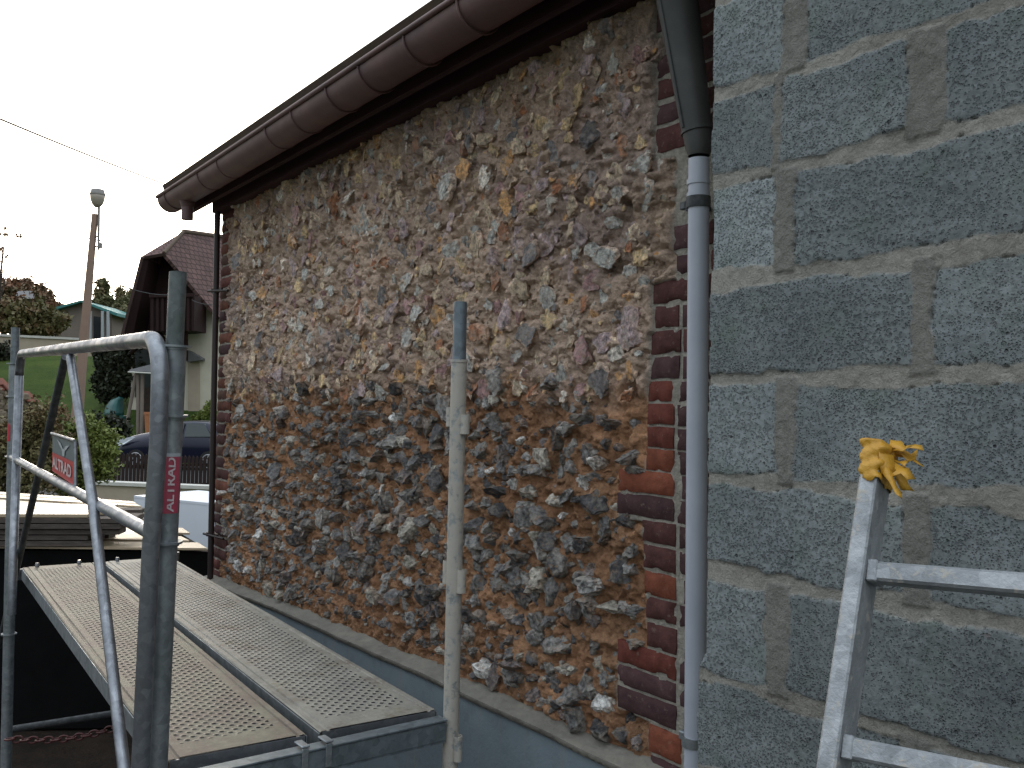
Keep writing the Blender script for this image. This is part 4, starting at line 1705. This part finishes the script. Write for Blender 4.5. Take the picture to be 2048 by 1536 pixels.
# ---------------------------------------------------------------- parked car (front to the left)
def car():
    t = thing('parked_car', 'small dark blue hatchback parked behind the picket fence', 'car', loc=(W(254, 940, 30).x, W(254, 940, 30).y, EYE - 2.09))
    o = Vector(t.location)
    hd = math.radians(8)
    Rc = Matrix.Rotation(-hd, 4, 'Z')
    Mc = Matrix.Translation(o) @ Rc
    L = 3.95
    # stations along the length: x, roof/bonnet height, half width, shoulder height
    S = [(0, .42, .50, .40), (.04, .74, .68, .60), (.18, .95, .78, .74), (.45, 1.07, .82, .84), (.95, 1.16, .84, .92), (1.15, 1.19, .84, .94), (1.75, 1.47, .85, .95), (2.1, 1.55, .85, .96), (2.8, 1.56, .85, .96), (3.3, 1.48, .84, .97), (3.75, 1.12, .82, .93), (3.88, .85, .79, .78), (3.95, .5, .72, .48)]
    G = []
    for (x, zt, hw, sh) in S:
        roof = zt > sh + .15
        tw = hw * (.72 if roof else .86)
        bot = .22
        ringp = [(-hw * .93, bot), (-hw, (bot + sh) / 2), (-hw * .985, sh), (-tw, zt - (.08 if roof else .025)), (-tw * .82, zt - .012), (0, zt), (tw * .82, zt - .012), (tw, zt - (.08 if roof else .025)), (hw * .985, sh), (hw, (bot + sh) / 2), (hw * .93, bot)]
        G.append([(x, y_, z_) for y_, z_ in ringp])
    G = np.array(G)
    m = MB().grid(G, True)
    m.add(G[0], [tuple(range(11))])
    m.add(G[-1], [tuple(range(11))[::-1]])
    body = obj('body', m, M['carpaint'], t, Mc)
    fix_normals(body)
    mf = body.modifiers.new('smooth', 'SUBSURF')
    mf.levels = mf.render_levels = 2
    for pts, nm in (([(1.5, 1.04), (1.86, 1.40), (2.28, 1.46), (2.28, 1.04)], 'side_window'), ([(2.36, 1.04), (2.36, 1.46), (2.95, 1.45), (3.25, 1.06)], 'side_window')):
        for sgn in (-1, 1):
            m = MB()
            V_ = [(x, sgn * (.845 - (z_ - .9) * .40), z_) for x, z_ in pts]
            m.slab(V_, (0, sgn * .03, 0))
            obj(nm, m, M['carglass'], t, Mc)
    m = MB().slab([(1.25, -.64, 1.22), (1.25, .64, 1.22), (1.78, .55, 1.475), (1.78, -.55, 1.475)], (-.012, 0, .02))
    obj('windscreen', m, M['carglass'], t, Mc)
    for sgn in (-1, 1):
        # long almond headlamp sweeping back round the corner
        pts = [(.10, .78), (.16, .70), (.42, .76), (.78, .98), (.66, 1.0), (.30, .93)]
        V_ = [(x, sgn * (.75 + .13 * min(1, x / .35)), z_) for x, z_ in pts]
        m = MB().slab(V_, (-.03, sgn * .02, 0))
        obj('headlight', m, M['headlamp'], t, Mc)
        m = MB().box((1.62, sgn * .95, 1.08), (.1, .17, .12), bev=.03)
        obj('wing_mirror', m, M['carpaint'], t, Mc)
        m = MB().box((2.1, sgn * .87, .82), (.16, .03, .035), bev=.008)
        obj('door_handle', m, M['carpaint'], t, Mc)
        for xw in (.78, 3.2):
            cy = sgn * .76
            m = MB().tube([(xw, cy - .1, .30), (xw, cy + .1, .30)], .305, 28)
            wh = obj('wheel', m, M['rubber'], t, Mc)
            m = MB().tube([(xw, cy + sgn * .1, .30), (xw, cy + sgn * .108, .30)], .07, 14)
            for k in range(5):
                a_ = k * 2 * math.pi / 5 + .3
                c = Vector((xw + .12 * math.cos(a_), cy + sgn * .104, .30 + .12 * math.sin(a_)))
                m.box(c, (.2, .012, .055), Matrix.Rotation(-a_, 3, 'Y'))
            m.tube([(xw + .205 * math.cos(q_), cy + sgn * .104, .30 + .205 * math.sin(q_)) for q_ in np.linspace(0, 2 * math.pi, 25)], .018, 6, caps=False)
            obj('rim', m, M['alloy'], wh, Mc)


car()

# ---------------------------------------------------------------- house across the garden
fh = thing('gabled_house', 'cream house with a dark timber gable and mauve tiled roof beyond the garden', 'house', loc=W(340, 850, 39.5))
Zg = 38.0


def Gp(px, py, dz=0.):
    return W(px, py, Zg + dz)


def uvobj(name, quads, mat, parent, th):
    """roof planes: quads of 4 world points (eave-left, eave-right, ridge-right, ridge-left), with metre UVs"""
    inv = WM[parent.name].inverted()
    bm = bmesh.new()
    uvl = bm.loops.layers.uv.new('UVMap')
    for q_ in quads:
        q_ = [Vector(p) for p in q_]
        ux = (q_[1] - q_[0]).normalized()
        nn = (q_[1] - q_[0]).cross(q_[2] - q_[0]).normalized()
        uy = nn.cross(ux)
        vs = [bm.verts.new(inv @ p) for p in q_]
        vb = [bm.verts.new(inv @ (p - nn * th)) for p in q_]
        fs = [bm.faces.new(vs), bm.faces.new(vb[::-1])]
        n__ = len(q_)
        for i in range(n__):
            j = (i + 1) % n__
            fs.append(bm.faces.new((vs[i], vb[i], vb[j], vs[j])))
        for f_ in fs:
            for lp in f_.loops:
                p = WM[parent.name] @ lp.vert.co - q_[0]
                lp[uvl].uv = (p.dot(ux), p.dot(uy))
    bmesh.ops.recalc_face_normals(bm, faces=bm.faces)
    me = bpy.data.meshes.new(name)
    bm.to_mesh(me)
    bm.free()
    return link(name, me, mat, parent)


Af, Bf = Gp(281, 514, -.6), Gp(328, 506, -.2)
Rl_, Rr_ = Gp(367, 463, 2.2), W(640, 500, 52)
El = Gp(236, 690, -.6)
Er, Err = Gp(437, 634, .6), W(700, 660, 49)
rfh = uvobj('roof', [(Er, Err, Rr_, Rl_, Bf)], M['tiles_far'], fh, .14)
uvobj('hip', [(Af, Bf, Rl_)], M['tiles_far'], rfh, .12)
bl = Gp(232, 700, 2.2)
uvobj('left_slope', [(El, Af, Rl_, Gp(300, 690, 9))], M['tiles_far'], rfh, .12)
m = MB().tube([Rl_, Rr_], .11, 8)
m.tube([Rl_, Bf], .08, 8)
obj('ridge_tiles', m, M['rooftile'], rfh)
# dark boarded gable set back under the overhang, with a balcony box
gd = 1.0
m = MB().slab([Gp(268, 665, gd), Gp(290, 520, gd), Gp(330, 508, gd), Gp(372, 556, gd), Gp(400, 590, gd), Gp(372, 660, gd)], (0, .2, 0))
obj('boarded_gable', m, M['timber_dark'], fh)
m = MB().slab([Gp(281, 514, -.6), Gp(236, 690, -.6), Gp(262, 690, -.3), Gp(297, 520, -.3)], (0, 1.5, 0))
obj('verge_lining', m, M['timber_dark'], rfh)
m = MB().slab([Gp(300, 592, -.9), Gp(386, 590, -.7), Gp(386, 660, -.7), Gp(300, 664, -.9)], (0, 1.6, 0))
bal = obj('balcony', m, M['timber_dark'], fh)
m = MB()
for k in range(9):
    p0, p1 = Gp(302 + k * 10.2, 594, -.98 + k * .022), Gp(302 + k * 10.2, 662, -.98 + k * .022)
    m.slab([p0, p0 + Vector((.1, 0, 0)), p1 + Vector((.1, 0, 0)), p1], (0, .05, 0))
m.slab([Gp(298, 588, -1.05), Gp(389, 586, -.85), Gp(389, 593, -.85), Gp(298, 595, -1.05)], (0, .1, 0))
obj('balustrade', m, M['timber_dark'], bal)
m = MB()
for (x0, y0, x1, y1) in ((305, 664, 262, 706), (318, 664, 345, 706), (345, 664, 322, 706), (312, 664, 314, 760), (372, 660, 372, 720)):
    m.tube([Gp(x0, y0, -.5), Gp(x1, y1, .2)], .1, 6)
obj('brace', m, M['timber_dark'], fh)
# cream walls
m = MB().slab([Gp(262, 690, 1.25), Gp(372, 552, 1.25), Gp(437, 632, 1.25), Gp(437, 860, 1.25), Gp(262, 860, 1.25)], (0, .3, 0))
wl = obj('wall', m, M['cream'], fh)
m = MB().slab([Gp(437, 632, 1.3), W(700, 665, 49.2), W(700, 850, 49.2), Gp(437, 860, 1.3)], (0, .3, 0))
obj('wall', m, M['cream'], fh)
m = MB().slab([Gp(374, 700, .7), Gp(402, 716, .7), Gp(402, 720, .7), Gp(374, 724, .7)], (0, .5, 0))
obj('porch_roof', m, M['slate'], fh)
m = MB().slab([Gp(376, 724, 1.18), Gp(399, 722, 1.18), Gp(399, 826, 1.18), Gp(376, 828, 1.18)], (0, .06, 0))
obj('door', m, M['creamwall'], fh)
m = MB().slab([Gp(270, 700, 1.1), Gp(335, 696, 1.1), Gp(335, 790, 1.1), Gp(270, 795, 1.1)], (0, .1, 0))
obj('garage_opening', m, M['glass_dark'], fh)

# ---------------------------------------------------------------- pole, lamp and wires
up_ = thing('utility_pole', 'tall pale concrete utility pole with a street lamp at its top', 'utility pole', loc=W(148, 880, 24))
t_, b_ = W(190, 428, 24), W(150, 880, 24)
ax_ = (b_ - t_).normalized()
m = MB()
V_ = []
for p, w_ in ((t_, .062), (t_.lerp(b_, .5), .09), (b_, .125), (b_ + ax_ * 1.25, .14)):
    for sx_, sy_ in ((-1, -1), (1, -1), (1, 1), (-1, 1)):
        V_.append(p + Vector((sx_ * w_, sy_ * w_ * .8, 0)))
fs = [(3, 2, 1, 0), (12, 13, 14, 15)]
for i in range(3):
    for k in range(4):
        fs.append((i * 4 + k, i * 4 + (k + 1) % 4, i * 4 + 4 + (k + 1) % 4, i * 4 + 4 + k))
m.add(V_, fs[::1])
po = obj('shaft', m, M['concrete_pole'], up_)
fix_normals(po)
m = MB()
m.tube([W(197, 500, 24), W(198, 408, 24)], .034, 8)
for py in (447, 472, 492):
    m.tube([W(184, py, 24), W(199, py + 2, 24)], .02, 6)
m.box(W(200, 491, 24), (.1, .1, .14), bev=.01)
m.tube([W(176, 477, 24), W(206, 482, 24)], .016, 6)
obj('bracket', m, M['lampmetal'], up_)
lc = W(195, 397, 24)
prof = [(.0, -.235), (.06, -.23), (.13, -.15), (.175, -.03), (.185, .06), (.175, .1)]
m = MB()
n_ = 20
V_ = [lc + Vector((r_ * math.cos(2 * math.pi * k / n_), r_ * math.sin(2 * math.pi * k / n_), z_)) for r_, z_ in prof for k in range(n_)]
m.add(V_, [(i * n_ + k, i * n_ + (k + 1) % n_, (i + 1) * n_ + (k + 1) % n_, (i + 1) * n_ + k) for i in range(len(prof) - 1) for k in range(n_)], True)
lamp = obj('street_lamp', m, M['lampglass'], up_)
prof = [(.19, .085), (.195, .12), (.17, .16), (.165, .225), (.10, .245), (.0, .25)]
m = MB()
V_ = [lc + Vector((r_ * math.cos(2 * math.pi * k / n_), r_ * math.sin(2 * math.pi * k / n_), z_)) for r_, z_ in prof for k in range(n_)]
m.add(V_, [(i * n_ + k, i * n_ + (k + 1) % n_, (i + 1) * n_ + (k + 1) % n_, (i + 1) * n_ + k) for i in range(len(prof) - 1) for k in range(n_)], True)
obj('lamp_cap', m, M['lampmetal'], lamp)


def wire(p, q_, sag, r_, label):
    pts = []
    for i in range(25):
        u = i / 24
        v_ = p.lerp(q_, u)
        v_ = v_ - Vector((0, 0, sag * 4 * u * (1 - u)))
        pts.append(v_)
    o = obj('overhead_wire', MB().tube(pts, r_, 6), M['wire'], base=p)
    tag(o, label, 'wire', 'overhead wires')


wire(W(-160, 170, 14), W(480, 418, 33), .12, .018, 'long overhead wire crossing the pale sky above the street lamp')
wire(W(236, 568, 35), W(348, 590, 36.5), .13, .016, 'short sagging wire in front of the dark gable')
wire(W(384, 600, 36.8), W(430, 608, 36), .08, .013, 'short thin wire in front of the cream gable wall')

# ---------------------------------------------------------------- garden walls, sheds, distant houses
rw = thing('retaining_wall', 'long cream wall with a white coping above the lawn', 'wall', loc=W(160, 720, 50))
wa, wb = W(-180, 664, 47), W(360, 690, 53)
dv = wb - wa
bk_ = Vector((-dv.y, dv.x, 0)).normalized()
m = MB().slab([wa, wb, wb - Vector((0, 0, 2.0)), wa - Vector((0, 0, 2.0))], bk_ * .25)
obj('wall_body', m, M['creamwall'], rw)
m = MB().slab([wa - bk_ * .08, wb - bk_ * .08, wb + bk_ * .33, wa + bk_ * .33], (0, 0, .12))
obj('coping', m, M['cap'], rw)

sh = thing('teal_shed', 'low building with a shallow teal roof behind the utility pole', 'shed', loc=W(175, 680, 58))
m = MB().slab([W(112, 620, 58), W(162, 606, 58), W(224, 626, 58), W(224, 690, 58), W(112, 690, 58)], (0, 4, 0))
obj('wall', m, M['tank_pink'], sh)
m = MB().slab([W(104, 616, 57.5), W(162, 600, 57.5), W(162, 604, 57.5), W(104, 621, 57.5)], (0, 5, 0))
m.slab([W(162, 600, 57.5), W(234, 626, 57.5), W(234, 632, 57.5), W(162, 604.2, 57.5)], (0, 5, 0))
obj('roof', m, M['teal'], sh)
m = MB()
for px_ in (178, 202, 213):
    m.slab([W(px_, 622, 57.4), W(px_ + 5, 622, 57.4), W(px_ + 5, 680, 57.4), W(px_, 680, 57.4)], (0, .1, 0))
obj('post', m, M['emblem'], sh)
m = MB().slab([W(187, 632, 57.6), W(200, 634, 57.6), W(200, 680, 57.6), W(187, 680, 57.6)], (0, .1, 0))
obj('doorway', m, M['glass_dark'], sh)

cb = thing('cream_outbuilding', 'small cream roofed building to the right of the teal shed', 'shed', loc=W(245, 680, 62))
m = MB().slab([W(222, 640, 62), W(262, 642, 62), W(262, 695, 62), W(222, 695, 62)], (0, 3, 0))
obj('wall', m, M['trunk'], cb)
m = MB().slab([W(220, 626, 61.5), W(264, 632, 61.5), W(264, 644, 61.5), W(220, 638, 61.5)], (0, 4, .5))
obj('roof', m, M['cap'], cb)

gh = thing('grey_house', 'distant grey roofed house among autumn trees on the hill', 'house', loc=W(60, 640, 75))
m = MB().slab([W(30, 598, 75), W(82, 597, 75), W(82, 712, 75), W(30, 712, 75)], (0, 5, 0))
obj('wall', m, M['tank_pink'], gh)
m = MB().slab([W(22, 598, 74.6), W(88, 597, 74.6), W(78, 583, 77), W(34, 584, 77)], (0, .2, .1))
obj('roof', m, M['slate'], gh)

sw_ = thing('rubble_wall', 'tumbledown rubble wall with red coping tiles at the left edge', 'wall', loc=W(20, 830, 15))
m = MB()
rb = random.Random(5)
p0, p1 = W(-60, 742, 15), W(62, 800, 16)
for i in range(150):
    u = rb.random()
    tp = p0.lerp(p1, u)
    h = rb.random()
    zz = tp.z * (1 - h) + (EYE - 1.6) * h - .03
    s_ = rb.uniform(.05, .11)
    Rr = Matrix.Rotation(rb.uniform(-.3, .3), 3, 'Y') @ Matrix.Rotation(rb.uniform(-.4, .4), 3, 'Z')
    m.box((tp.x, tp.y + rb.uniform(0, .12), zz), (s_ * 2.2, s_ * 2, s_ * 1.4), Rr, bev=s_ * .3)
m.slab([(p0.x, p0.y + .08, EYE - 2.0), (p1.x, p1.y + .08, EYE - 2.0), (p1.x, p1.y + .08, p1.z - .1), (p0.x, p0.y + .08, p0.z - .1)], (0, .3, 0))
obj('stones', m, M['rubble'], sw_)
m = MB()
dv = p1 - p0
for i in range(9):
    c = p0 + dv * ((i + .5) / 9) + Vector((0, .1, rb.uniform(-.02, .03)))
    m.box(c, (dv.length / 9 + .03, .42, .035), Matrix.Rotation(-math.atan2(dv.z, dv.x) * -1 + rb.uniform(-.06, .06), 3, 'Y').inverted() @ Matrix.Rotation(rb.uniform(-.1, .1), 3, 'X'), bev=.01)
obj('coping_tiles', m, M['redtile'], sw_)

# garden objects under the gable
ws = thing('well_shelter', 'small slate roofed shelter on grey posts in the garden beside the dark hedge', 'shelter', loc=W(290, 866, 36.6))
m = MB().slab([W(258, 742, 36.2), W(330, 745, 36.2), W(330, 725, 37.6), W(300, 731, 37.6)], (0, .05, .05))
obj('roof', m, M['slate'], ws)
m = MB().tube([W(256, 744, 36.1), W(330, 748, 36.1)], .03, 6)
obj('eave', m, M['cap'], ws)
for px0, px1 in ((276, 276), (272, 250), (285, 283), (312, 312)):
    obj('post', MB().tube([W(px0, 748, 36.5), W(px1, 868, 36.5)], .075, 8), M['tank_pink'], ws)
m = MB().slab([W(280, 775, 36.9), W(318, 775, 36.9), W(318, 866, 36.9), W(280, 866, 36.9)], (0, .5, 0))
obj('stone_base', m, M['trunk'], ws)
ch = thing('teal_armchair', 'teal green plastic garden seat on its side on the lawn edge', 'chair', loc=W(232, 842, 38))
m = MB()
rows_ = []
for k, (xl, xr, py) in enumerate(((236, 244, 794), (222, 246, 800), (213, 247, 812), (209, 247, 824), (207, 246, 830))):
    rows_.append([tuple(W(xl + (xr - xl) * u, py + 3 * abs(u - .5), 38 - .45 * math.sin(u * 3.14) - k * .06)) for u in np.linspace(0, 1, 9)])
m.grid(np.array(rows_), True)
o = obj('shell', m, M['teal_chair'], ch)
o.modifiers.new('thick', 'SOLIDIFY').thickness = .03
m = MB().slab([W(228, 828, 37.5), W(247, 832, 37.5), W(247, 840, 37.5), W(228, 838, 37.5)], (0, .4, 0))
obj('seat', m, M['teal_chair'], ch)
pc_ = W(299, 842, 36)
pt = thing('flower_pot', 'tall terracotta flower pot behind the bonnet of the car', 'flower pot', loc=(pc_.x, pc_.y, pc_.z - .48))
m = MB().tube([pc_ + Vector((0, 0, -.48)), pc_ + Vector((0, 0, .30))], [.14, .20], 18)
pb = obj('pot', m, M['terracotta'], pt)
m = MB().tube([pc_ + Vector((0, 0, .25)), pc_ + Vector((0, 0, .35))], .22, 18)
obj('pot_rim', m, M['terracotta'], pb)


# ---------------------------------------------------------------- vegetation
def leaf_cloud(clumps, n, size, seed, lean=0.):
    """many small leaf faces spread through clumps: (centre, (rx, ry, rz))"""
    r = np.random.RandomState(seed)
    vol = np.array([c[1][0] * c[1][1] * c[1][2] for c in clumps]) ** .7
    pick = r.choice(len(clumps), n, p=vol / vol.sum())
    d = r.normal(size=(n, 3))
    d /= np.linalg.norm(d, axis=1)[:, None]
    rad = r.rand(n) ** .38 * (1 + .25 * r.normal(size=n) * (r.rand(n) < .3))
    cen = np.array([list(c[0]) for c in clumps])[pick]
    rr = np.array([c[1] for c in clumps])[pick]
    P_ = cen + d * rad[:, None] * rr
    # a third of the leaves sit on thin sprigs that break the outline
    ns = n // 33
    sp = r.choice(n, ns, replace=False)
    dirs = d[sp] + r.normal(size=(ns, 3)) * .35 + np.array([0, 0, .25])
    ln = r.uniform(.15, .55, ns)[:, None] * rr[sp].mean(1)[:, None]
    src = cen[sp] + d[sp] * rr[sp] * .85
    who = np.arange(n) % 3 == 0
    kk_ = r.randint(0, ns, n)
    tt_ = r.rand(n)[:, None]
    P_ = np.where(who[:, None], src[kk_] + dirs[kk_] * ln[kk_] * tt_ + r.normal(size=(n, 3)) * size * .7, P_)
    a = r.normal(size=(n, 3))
    a /= np.linalg.norm(a, axis=1)[:, None]
    b_ = np.cross(a, r.normal(size=(n, 3)))
    b_ /= np.linalg.norm(b_, axis=1)[:, None]
    s_ = size * r.uniform(.6, 1.4, n)
    a *= s_[:, None]
    b_ *= (s_ * .55)[:, None]
    V_ = np.stack([P_ - a, P_ + b_, P_ + a, P_ - b_], 1).reshape(-1, 3)
    Fq = np.arange(4 * n).reshape(n, 4)
    tone = r.rand(len(clumps))[pick] * .55 + r.rand(n) * .45
    C = np.repeat(tone, 4)[:, None] * np.ones(3)
    return V_, Fq, C


def plant(name, label, cat, base, clumps, n, size, mat, seed, group=None, trunk=.1, limbs=True, part='crown'):
    t = thing(name, label, cat, loc=base, group=group)
    V_, Fq, C = leaf_cloud(clumps, n, size, seed)
    V_ = V_ - np.array(base)
    link(part, fast_mesh(part, V_, Fq, False, C), mat, t)
    m = MB()
    b0 = Vector(base)
    tops = [Vector(c[0]) for c in clumps]
    mid_ = sum(tops, Vector((0, 0, 0))) / len(tops)
    ctr = b0.lerp(mid_, .6)
    if limbs:
        m.tube([b0 - Vector((0, 0, .2)), b0.lerp(ctr, .5), ctr], [trunk, trunk * .8, trunk * .55], 8)
        for p in tops[:9]:
            m.tube([ctr.lerp(b0, .2), ctr.lerp(p, .6) + Vector((0, 0, .05)), p], [trunk * .45, trunk * .3, trunk * .12], 6)
    obj('trunk' if cat == 'tree' else 'stem', m, M['trunk'], t)
    return t


def clumps_px(lst, Z_):
    """(px, py, radius px[, vertical radius px]) -> world clumps at depth Z_"""
    k = Z_ / F
    out = []
    for c in lst:
        rx = c[2] * k
        rz = (c[3] if len(c) > 3 else c[2]) * k
        dz = c[4] if len(c) > 4 else 0
        out.append((W(c[0], c[1], Z_ + dz), (rx, rx, rz)))
    return out


def base_px(px, py, Z_):
    return tuple(W(px, py, Z_))


# distant trees along the skyline
plant('autumn_tree', 'reddish autumn tree at the left edge of the skyline', 'tree', base_px(10, 700, 70), clumps_px([(0, 590, 28, 26), (18, 575, 14, 16), (-25, 600, 30), (12, 615, 24), (-5, 560, 10, 14)], 70), 6000, .15, M['leaf_autumn'], 1, 'trees on the skyline', .25)
plant('autumn_tree', 'bushy autumn tree behind the distant grey roof', 'tree', base_px(45, 700, 80), clumps_px([(40, 575, 18, 14), (34, 585, 16), (52, 572, 14, 14), (60, 590, 18, 12)], 80), 4000, .16, M['leaf_autumn'], 2, 'trees on the skyline', .25)
plant('autumn_tree', 'red leaved autumn tree to the right of the distant grey roof', 'tree', base_px(88, 700, 70), clumps_px([(80, 582, 12, 12), (90, 595, 14, 12), (97, 608, 16, 12), (85, 620, 18), (105, 618, 12, 8)], 70), 4500, .15, M['leaf_autumn'], 3, 'trees on the skyline', .22)
plant('round_bush', 'dark brown hedge growing above the cream retaining wall', 'bush', base_px(60, 712, 52), clumps_px([(-40, 630, 40, 26), (0, 625, 34, 24), (40, 630, 36, 26), (75, 632, 34, 24), (110, 640, 26, 20), (100, 655, 30, 16), (20, 650, 60, 16), (60, 655, 40, 14)], 52), 7000, .14, M['leaf_mid'], 4, None, .15)
plant('conifer', 'tall narrow conifer just right of the utility pole', 'tree', base_px(205, 690, 66), clumps_px([(206, 570, 9, 12), (203, 588, 13, 12), (205, 606, 18, 14), (204, 625, 20, 14), (213, 600, 12, 10)], 66), 5000, .13, M['leaf_conifer'], 5, 'conifers behind the teal shed', .22)
plant('conifer', 'shorter conifer between the utility pole and the dark gable', 'tree', base_px(243, 690, 70), clumps_px([(240, 590, 8, 14), (244, 606, 14, 12), (236, 620, 18, 12), (252, 618, 20, 16), (262, 600, 10, 12)], 70), 5000, .13, M['leaf_conifer'], 6, 'conifers behind the teal shed', .22)
plant('conifer', 'spreading conifer whose branches reach the dark gable', 'tree', base_px(270, 690, 64), clumps_px([(268, 600, 10, 22), (258, 630, 18, 14), (230, 640, 16, 10), (275, 640, 20, 16)], 64), 4000, .13, M['leaf_conifer'], 7, 'conifers behind the teal shed', .22)
plant('bare_tree', 'bare thin tree with a few leaves high at the left edge', 'tree', base_px(-20, 741, 45), clumps_px([(12, 455, 10, 4), (8, 470, 8, 3), (36, 470, 6, 3), (4, 500, 10, 8), (10, 512, 8, 6), (0, 525, 8, 4)], 45), 90, .10, M['leaf_autumn'], 8, None, .07)
# shrubs by the yard
plant('round_bush', 'bright green shrub behind the sign plate', 'bush', base_px(170, 1058, 15), clumps_px([(150, 880, 48, 40), (190, 895, 42, 45), (205, 930, 34, 38), (160, 930, 50, 40), (120, 900, 40, 40), (180, 860, 36, 26), (215, 900, 20, 30), (140, 960, 50, 30)], 15), 9000, .035, M['leaf_green'], 9, 'shrubs along the yard', .05)
plant('round_bush', 'brownish shrub to the left of the sign plate', 'bush', base_px(60, 1075, 14), clumps_px([(70, 850, 50, 45), (40, 890, 50, 50), (90, 900, 44, 50), (20, 930, 50, 50), (75, 950, 60, 40), (100, 830, 34, 30), (-20, 900, 50, 60), (-50, 950, 60, 50)], 14), 11000, .034, M['leaf_mid'], 10, 'shrubs along the yard', .05)
plant('round_bush', 'dark shrub under the teal seat', 'bush', base_px(205, 933, 31), clumps_px([(180, 850, 34, 22), (215, 852, 30, 20), (240, 860, 22, 20), (200, 875, 40, 20), (165, 870, 28, 24)], 31), 5000, .075, M['leaf_dark'], 11, 'shrubs along the yard', .06)
plant('round_bush', 'dark round shrub at the left edge below the cream wall', 'bush', base_px(0, 735, 47), clumps_px([(-5, 705, 28, 20), (10, 725, 22, 22), (-30, 720, 40, 30)], 47), 3000, .1, M['leaf_dark'], 12, 'shrubs along the yard', .06)
plant('dark_hedge', 'tall dark clipped hedge between the lawn and the shelter', 'hedge', base_px(225, 820, 39.5), clumps_px([(205, 720, 16, 24), (225, 720, 20, 24), (250, 722, 22, 24), (205, 755, 16, 30), (228, 760, 22, 34), (252, 765, 22, 30), (280, 720, 20, 20), (215, 785, 22, 22)], 39.5), 9000, .1, M['leaf_dark'], 13, None, .08)
plant('climbing_plant', 'small climbing plant at the foot of the cream house wall', 'plant', base_px(410, 850, 37), clumps_px([(408, 832, 12, 9), (418, 822, 9, 12), (395, 838, 10, 6), (421, 808, 5, 8)], 37), 900, .07, M['leaf_green'], 14, None, .03)

# red and white barrier chain hanging in the dark below the planks
pts0, pts1 = W(20, 1478, 2.9), W(250, 1450, 2.9)
m = MB()
for i in range(16):
    u = i / 15
    c = pts0.lerp(pts1, u) - Vector((0, 0, .02 * math.sin(u * 3.14)))
    dv = (pts1 - pts0).normalized()
    nn = Vector((0, 0, 1)) if i % 2 else Vector((-dv.y, dv.x, 0))
    ringpts = [c + dv * (.016 * math.cos(a_)) + nn * (.010 * math.sin(a_)) for a_ in np.linspace(0, 2 * math.pi, 17)]
    m.tube(ringpts, .003, 6, caps=False)
o = obj('barrier_chain', m, simple('dull red plastic', (.06, .006, .007), (.04, .005, .005), 9, .6, 0, 0))
tag(o, 'red plastic chain hanging in the dark under the scaffold planks', 'chain')
